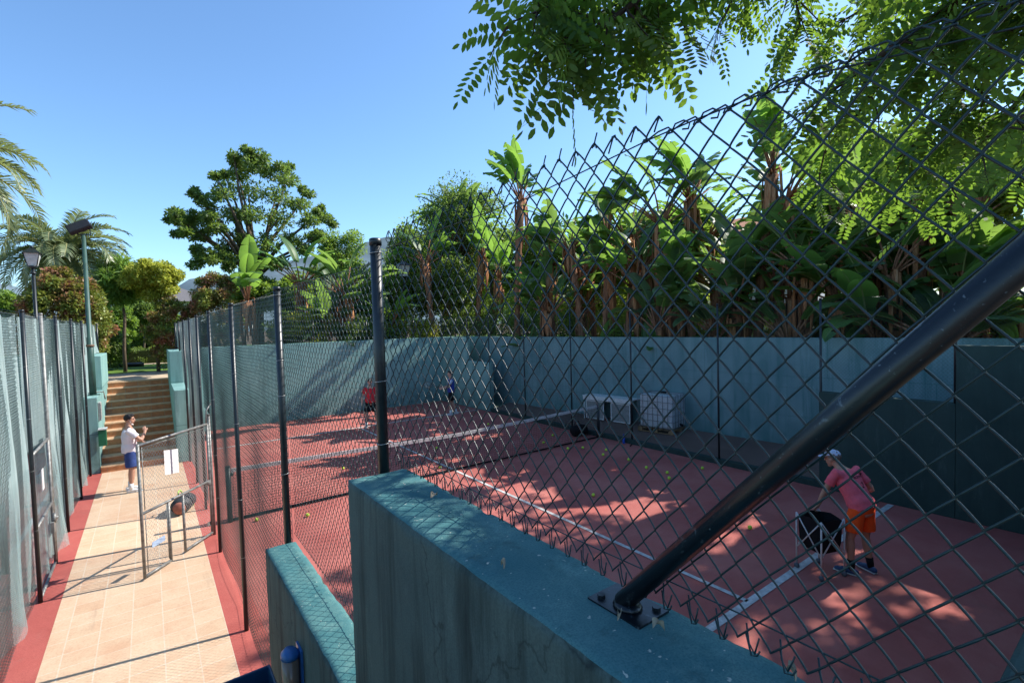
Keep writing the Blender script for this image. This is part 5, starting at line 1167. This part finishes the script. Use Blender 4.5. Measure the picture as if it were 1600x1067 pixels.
# undergrowth right behind the walls
def bush(px, py, X_, wpx, label, mat, seed, plane='X', leaf=.12):
    f_ = at_x if plane == 'X' else at_y
    t = f_(px, py, X_); a = f_(px - wpx / 2, py, X_); r = min(1.6, max(.5, (t - a).length)); zt = t.z - ZG
    cls = ellipsoid_clusters(34, 0, 0, zt * .5, r, r, zt * .48, r * .30, seed, .4)
    return leafy_tree(label, t.x, t.y, ZG, cls, 170, leaf, mat, zt * .5, .04, seed, 'shrub', 'bushes behind the court walls', cat='shrub', twigs=False)
bl = [(480, 470, 21.8, 'Y', 'yellowg', 'yellowish bush on the far wall left of the tall post'), (545, 480, 21.8, 'Y', 'dense', 'dark bush on the far wall close to the tall post'), (440, 470, 22.3, 'Y', 'dense', 'dark bush at the left end of the far wall'), (655, 488, 22.0, 'Y', 'yellowg', 'yellow-leaved low bush under the lantern'), (600, 478, 22.4, 'Y', 'dense2', 'green bush on the far wall behind the tall post'), (710, 480, 22.0, 'Y', 'dense', 'dark bush above the far right court corner'),
 (770, 470, 14.2, 'X', 'dense', 'dark bush under the tallest slender banana-like tree'), (820, 455, 14.6, 'X', 'dense2', 'green bush right of the tallest slender tree foot'), (870, 470, 15.5, 'X', 'dense2', 'dark low bush above the left ledge fence post'), (925, 455, 16.5, 'X', 'yellowg', 'sunlit yellowish bush between red stems'), (985, 470, 15.0, 'X', 'under', 'sunlit bush behind the stems above the cabinet'),
 (1040, 470, 16.5, 'X', 'under', 'dark bush above the white tank'), (1100, 450, 16.0, 'X', 'under', 'sunlit bush right of the tank behind the long wall'), (1150, 470, 16.0, 'X', 'under', 'sunlit bush between the two right ledge posts'), (1205, 455, 17.5, 'X', 'under', 'green bush below the white house'), (1250, 480, 16.0, 'X', 'under', 'sunlit bush left of the rightmost ledge post'), (1310, 440, 17.0, 'X', 'under', 'bright bush above the man in pink'),
 (1365, 430, 17.5, 'X', 'under', 'bright bush right of the man in pink behind the wall'), (1420, 420, 17.5, 'X', 'yellowg', 'yellow-green bush above the low dark wall'), (1480, 450, 17.0, 'X', 'under', 'bright bush at the step of the dark wall'), (1540, 430, 17.0, 'X', 'dense2', 'green bush above the tall dark wall'), (1590, 450, 17.0, 'X', 'under', 'bright bush at the right edge above the dark wall')]
for i, (px, py, v_, pl_, mt_, lab) in enumerate(bl): bush(px, py, v_, 75, lab, MT[mt_], 200 + i, pl_)
# low paddle plants just above the walls
for i, (x_, y_, lab) in enumerate(((14.1, 8.6, 'low broad-leaved plant above the long wall right of the tank'), (14.9, 5.3, 'low broad-leaved plant above the wall left of the dark wall'), (15.4, 3.4, 'low broad-leaved plant directly over the man in pink'), (15.6, 2.2, 'low broad-leaved plant over the step of the dark wall'), (15.6, 1.3, 'bright low broad-leaved plant under the pipe at the right edge'), (12.9, 12.2, 'low broad-leaved plant above the cabinet'), (12.6, 16, 'low broad-leaved plant near the far court corner'), (13.4, 10.6, 'low broad-leaved plant above the gap between tank and cabinet'))):
    r_ = strelitzia(1, 400 + i, 'strel', 9, 1) if i == 0 else copy_tree(low0)
    if i == 0: low0 = r_
    r_.location = (x_, y_, ZG); r_.rotation_euler = (0, 0, i * 1.1); r_.scale = (.52,) * 3; tag(r_, lab, 'plant', 'low broad-leaved plants')

# --- overhanging pinnate tree, rooted on the terrace right of the viewer
ot = empty('overhanging_tree', (5.2, -2.6, 1.99)); tag(ot, 'pinnate-leaved tree hanging over the fence from the upper right', 'tree')
OT0 = Vector(ot.location)
def comp_leaf(acc, p, d, L, pairs, rg):
    """a pinnate leaf: acc collects (V list, F list) leaflets as 6-gons"""
    d = d.normalized(); sdv = d.cross(V3(0, 0, 1)); sdv = sdv.normalized() if sdv.length > .05 else V3(1, 0, 0)
    sdv = Matrix.Rotation(rg.uniform(-1.1, 1.1), 3, d) @ sdv; nv = sdv.cross(d); q = p.copy(); V, F_ = acc
    ll0 = L * .235
    for i in range(pairs + 1):
        t = i / pairs; dd = (d + V3(0, 0, -.55 * t)).normalized(); q = q + dd * (L / (pairs + 1))
        for s_ in ((-1, 1) if i < pairs else (0,)):
            ll = ll0 * rg.uniform(.85, 1.1) * (1 - .25 * abs(t - .45)); a = (sdv * s_ + dd * .35 - nv * .18).normalized() if s_ else dd; wv = (a.cross(nv)).normalized() * ll * .215; b0 = len(V)
            V += [q + a * ll * .06, q + a * ll * .38 + wv, q + a * ll * .78 + wv * .85, q + a * ll * 1.05, q + a * ll * .78 - wv * .85, q + a * ll * .38 - wv]; F_.append((b0, b0 + 1, b0 + 2, b0 + 3, b0 + 4, b0 + 5))
    return q
acc = ([], []); bb = MB(); pods = MB(); rg = random.Random(12)
def spray(p, d, ln, nleaf, Lf, thick=.006):
    d = d.normalized(); pts = [p.copy()]; q = p.copy()
    for k in range(4):
        d = (d + V3(rg.uniform(-.18, .18), rg.uniform(-.18, .18), rg.uniform(-.28, .02))).normalized(); q = q + d * ln / 4; pts.append(q.copy())
    bb.tube(pts, [thick, thick * .8, thick * .6, thick * .45, thick * .3], 4, cap=False)
    for k in range(nleaf):
        t = (k + .5) / nleaf * 3.999; j = int(t); o_ = pts[j].lerp(pts[j + 1], t - j); dv = (d * .6 + V3(rg.gauss(0, 1), rg.gauss(0, 1), rg.gauss(-.25, .6)).normalized()).normalized()
        comp_leaf(acc, o_, dv, Lf * rg.uniform(.7, 1.15), rg.choice((6, 7, 8)), rg)
def limb(pix, r0, r1, step, ln, nleaf, Lf, up=.0):
    P_ = [at_d(*q) for q in pix]; bb.tube(P_, [r0 + (r1 - r0) * i / (len(P_) - 1) for i in range(len(P_))], 7)
    for i in range(len(P_) - 1):
        a, c = P_[i], P_[i + 1]; m_ = max(1, int((c - a).length / step)); dd = (c - a).normalized()
        for k in range(m_):
            o_ = a.lerp(c, (k + rg.random()) / m_); dv = (dd * .5 + V3(rg.gauss(0, 1), rg.gauss(0, 1), rg.gauss(-.15, .7)).normalized() * .9); spray(o_, dv, ln * rg.uniform(.6, 1.2), nleaf, Lf)
    return P_
# main limbs come from the trunk top towards the view
trunk_top = V3(4.9, -1.9, 7.4)
bb.tube([V3(5.2, -2.6, 1.9), V3(5.25, -2.55, 3.6), V3(5.0, -2.3, 5.6), trunk_top], [.24, .19, .17, .14], 12)
def connect(q, r): bb.tube([trunk_top, trunk_top.lerp(q, .4) + V3(0, 0, .5), trunk_top.lerp(q, .75) + V3(0, 0, .3), q], [.08, .06, .04, r], 8)
L1 = limb([(1180, -260, 2.9), (1080, -120, 2.5), (1010, -10, 2.25), (930, 50, 2.1), (885, 95, 2.0)], .018, .005, .042, .22, 5, .23); connect(L1[0], .026)
limb([(1010, -10, 2.25), (930, -20, 2.2), (860, 10, 2.15), (800, 35, 2.1)], .009, .003, .042, .18, 5, .23)
limb([(1040, -60, 2.4), (1050, 0, 2.35), (1010, 70, 2.3)], .008, .003, .045, .18, 5, .22)
limb([(960, -60, 2.6), (900, -20, 2.5), (840, -10, 2.5)], .008, .003, .05, .2, 5, .24)
limb([(930, 60, 2.1), (880, 60, 2.05), (835, 85, 2.0)], .006, .002, .05, .16, 5, .22)
L2 = limb([(1330, -300, 4.3), (1230, -140, 4.1), (1160, -30, 4.0), (1130, 30, 3.9)], .022, .005, .06, .28, 6, .24); connect(L2[0], .022)
limb([(1250, -150, 4.1), (1240, -20, 4.0), (1250, 40, 3.9), (1235, 70, 3.9)], .010, .004, .06, .3, 6, .24)
L3 = limb([(1760, -320, 3.4), (1620, -120, 3.2), (1500, 0, 3.1), (1400, 70, 3.0), (1330, 120, 3.0), (1290, 150, 3.0)], .030, .006, .05, .36, 7, .24); connect(L3[0], .03)
limb([(1620, -120, 3.6), (1560, 60, 3.7), (1500, 150, 3.8), (1440, 215, 3.9), (1400, 250, 3.9)], .02, .005, .055, .42, 7, .25)
limb([(1760, -100, 4.4), (1640, 90, 4.5), (1560, 200, 4.5), (1500, 250, 4.5), (1450, 290, 4.6)], .02, .005, .065, .45, 7, .26)
limb([(1500, 0, 4.3), (1400, 100, 4.4), (1330, 190, 4.5), (1290, 230, 4.6), (1280, 275, 4.6)], .015, .005, .06, .42, 7, .25)
limb([(1420, -80, 4.5), (1340, 20, 4.6), (1270, 60, 4.7)], .012, .005, .06, .38, 7, .25)
limb([(1640, 150, 3.3), (1560, 210, 3.2), (1520, 250, 3.1)], .008, .003, .12, .22, 5, .24)
limb([(1480, 200, 5.0), (1380, 290, 5.2), (1330, 330, 5.2)], .008, .003, .15, .3, 5, .25)
# higher branches above and to the right of the view (they carry the shade on the coping)
for e_ in (V3(3.6, .10, 5.7), V3(4.3, -.05, 6.4), V3(5.2, -.05, 7.2), V3(4.8, -.5, 6.7), V3(5.7, -.2, 7.7), V3(3.9, -.3, 6.1), V3(3.0, .15, 5.2)):
    bb.tube([trunk_top, trunk_top.lerp(e_, .5) + V3(0, 0, .3), e_], [.05, .03, .012], 6)
    for k in range(34): spray(e_ + V3(rg.gauss(0, .45), rg.gauss(0, .24), rg.gauss(0, .3)), V3(rg.gauss(0, 1), rg.gauss(0, 1), rg.gauss(0, .5)), .4, 6, .26)
for q in ((1250, -420, 4.6), (1500, -450, 4.4), (1100, -480, 5.6), (1700, -380, 4.8), (1400, -700, 5.2), (1650, -800, 5.6), (1850, -200, 4.4), (1850, 100, 4.6), (1950, -500, 4.6), (1300, -1000, 6.4)):
    e_ = at_d(*q); st_ = trunk_top.lerp(e_, .35); n0 = len(bb.v); bb.tube([trunk_top, st_ + V3(0, 0, .25), e_], [.05, .035, .012], 6)
    for k in range(34):
        o_ = st_.lerp(e_, rg.random() * 1.1); spray(o_, V3(rg.gauss(0, 1), rg.gauss(0, 1), rg.gauss(0, .6)), .45, 6, .26)
for k in range(40):
    i = rg.randrange(len(bb.v)); q = Vector(bb.v[i])
    if q.z > 3.9 and q.x < 4 and q.y > .2:
        for j in range(5): pods.tube([q, q + V3(rg.uniform(-.02, .02), rg.uniform(-.02, .02), -.03), q + V3(rg.uniform(-.04, .04), rg.uniform(-.04, .04), -.08)], [.003, .007, .002], 4)
V = np.array([tuple(v) for v in acc[0]]); o = np_mesh('crown', V, np.array(acc[1]), MT['pinnate'], ot); child(o, ot)
child(bb.build('trunk', plain('dark limb bark', (.06, .04, .03), .9), ot), ot)
print('pinnate leaflets', len(acc[1]))

# --- white house behind the trees, roof of the far villa, hills
hs = empty('white_house', (29, 14.8, -.8)); tag(hs, 'white house with a tiled roof glimpsed between the banana-like trees', 'house')
roofm = plain('terracotta roof tiles', (.42, .20, .11), .85, .2, 0, .3, 3); wh = plain('white house render', (.72, .70, .66), .9, .1, 0, .06, 2)
b = MB(); b.box(-3.5, 3.5, -4.5, 4.5, 0, 8.6); w_ = b.build('wall', wh, hs)
b = MB(); b.add([(-4, -5, 8.5), (4, -5, 8.5), (4, 5, 8.5), (-4, 5, 8.5), (0, -2.5, 10.3), (0, 2.5, 10.3), (-4, -5, 8.62), (4, -5, 8.62), (4, 5, 8.62), (-4, 5, 8.62)], [(3, 2, 1, 0), (0, 1, 7, 6), (1, 2, 8, 7), (2, 3, 9, 8), (3, 0, 6, 9), (6, 7, 4), (7, 8, 5, 4), (8, 9, 5), (9, 6, 4, 5)]); b.build('roof', roofm, hs)
for y in (-3, -.2, 2.6):
    for z in (3.4, 6.2):
        b = MB(); b.box(-3.56, -3.50, y - .55, y + .55, z, z + 1.3); f_ = b.build('window', MT['white'], hs); b = MB(); b.box(-3.58, -3.562, y - .47, y + .47, z + .08, z + 1.22); b.build('pane', plain('dark glass', (.02, .03, .04), .1, .8), f_)
vl = empty('far_villa', (1.6, 52, 1.99)); tag(vl, 'distant villa with a dark roof below the yellow-green tree', 'house')
b = MB(); b.box(-3, 3, -3, 3, 0, 4.1); b.build('wall', wh, vl)
b = MB(); b.add([(-3.6, -3.6, 4.1), (3.6, -3.6, 4.1), (3.6, 3.6, 4.1), (-3.6, 3.6, 4.1), (-1, 0, 5.4), (1, 0, 5.4)], [(3, 2, 1, 0), (0, 1, 5, 4), (1, 2, 5), (2, 3, 4, 5), (3, 0, 4)]); b.build('roof', plain('dark roof', (.14, .13, .13), .8), vl)
for x in (-1.6, 1.2):
    b = MB(); b.box(x - .6, x + .6, -3.05, -3.0, 1.6, 3.0); b.build('window', plain('dark window', (.03, .04, .05), .2), vl)
# hills: a real ridge mesh far away
def hills(x0, x1, y, hfun, name):
    V = []; n = 90; m_ = 10
    for i in range(n + 1):
        x = x0 + (x1 - x0) * i / n; h_ = hfun(x)
        for j in range(m_ + 1):
            t = j / m_; V.append((x + 8 * noise.noise(V3(x * .02, t * 6, 2)), y - 260 * (1 - t), 2 + h_ * t ** 1.3 + 5 * noise.noise(V3(x * .015, t * 3, 5)) * t))
    F_ = [(i * (m_ + 1) + j, (i + 1) * (m_ + 1) + j, (i + 1) * (m_ + 1) + j + 1, i * (m_ + 1) + j + 1) for i in range(n) for j in range(m_)]
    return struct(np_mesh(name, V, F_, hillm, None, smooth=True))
hillm = plain('hazy scrub hillside', (.13, .175, .20), 1, 0, 0, .3, .02)  # distance haze is put into this blue-grey base colour
RID = [(-700, 85), (-149, 72), (-131, 69), (-89, 46), (0, 50), (25, 58), (52, 82), (148, 103), (369, 170), (478, 190), (601, 168), (900, 120), (1500, 116)]
def ridge(x):
    for (a, ha), (b_, hb) in zip(RID, RID[1:]):
        if a <= x <= b_: return ha + (hb - ha) * (x - a) / (b_ - a) + 3 * noise.noise(V3(x * .03, 1, 0)) - 2
    return 60
hills(-700, 1500, 900, ridge, 'hills')
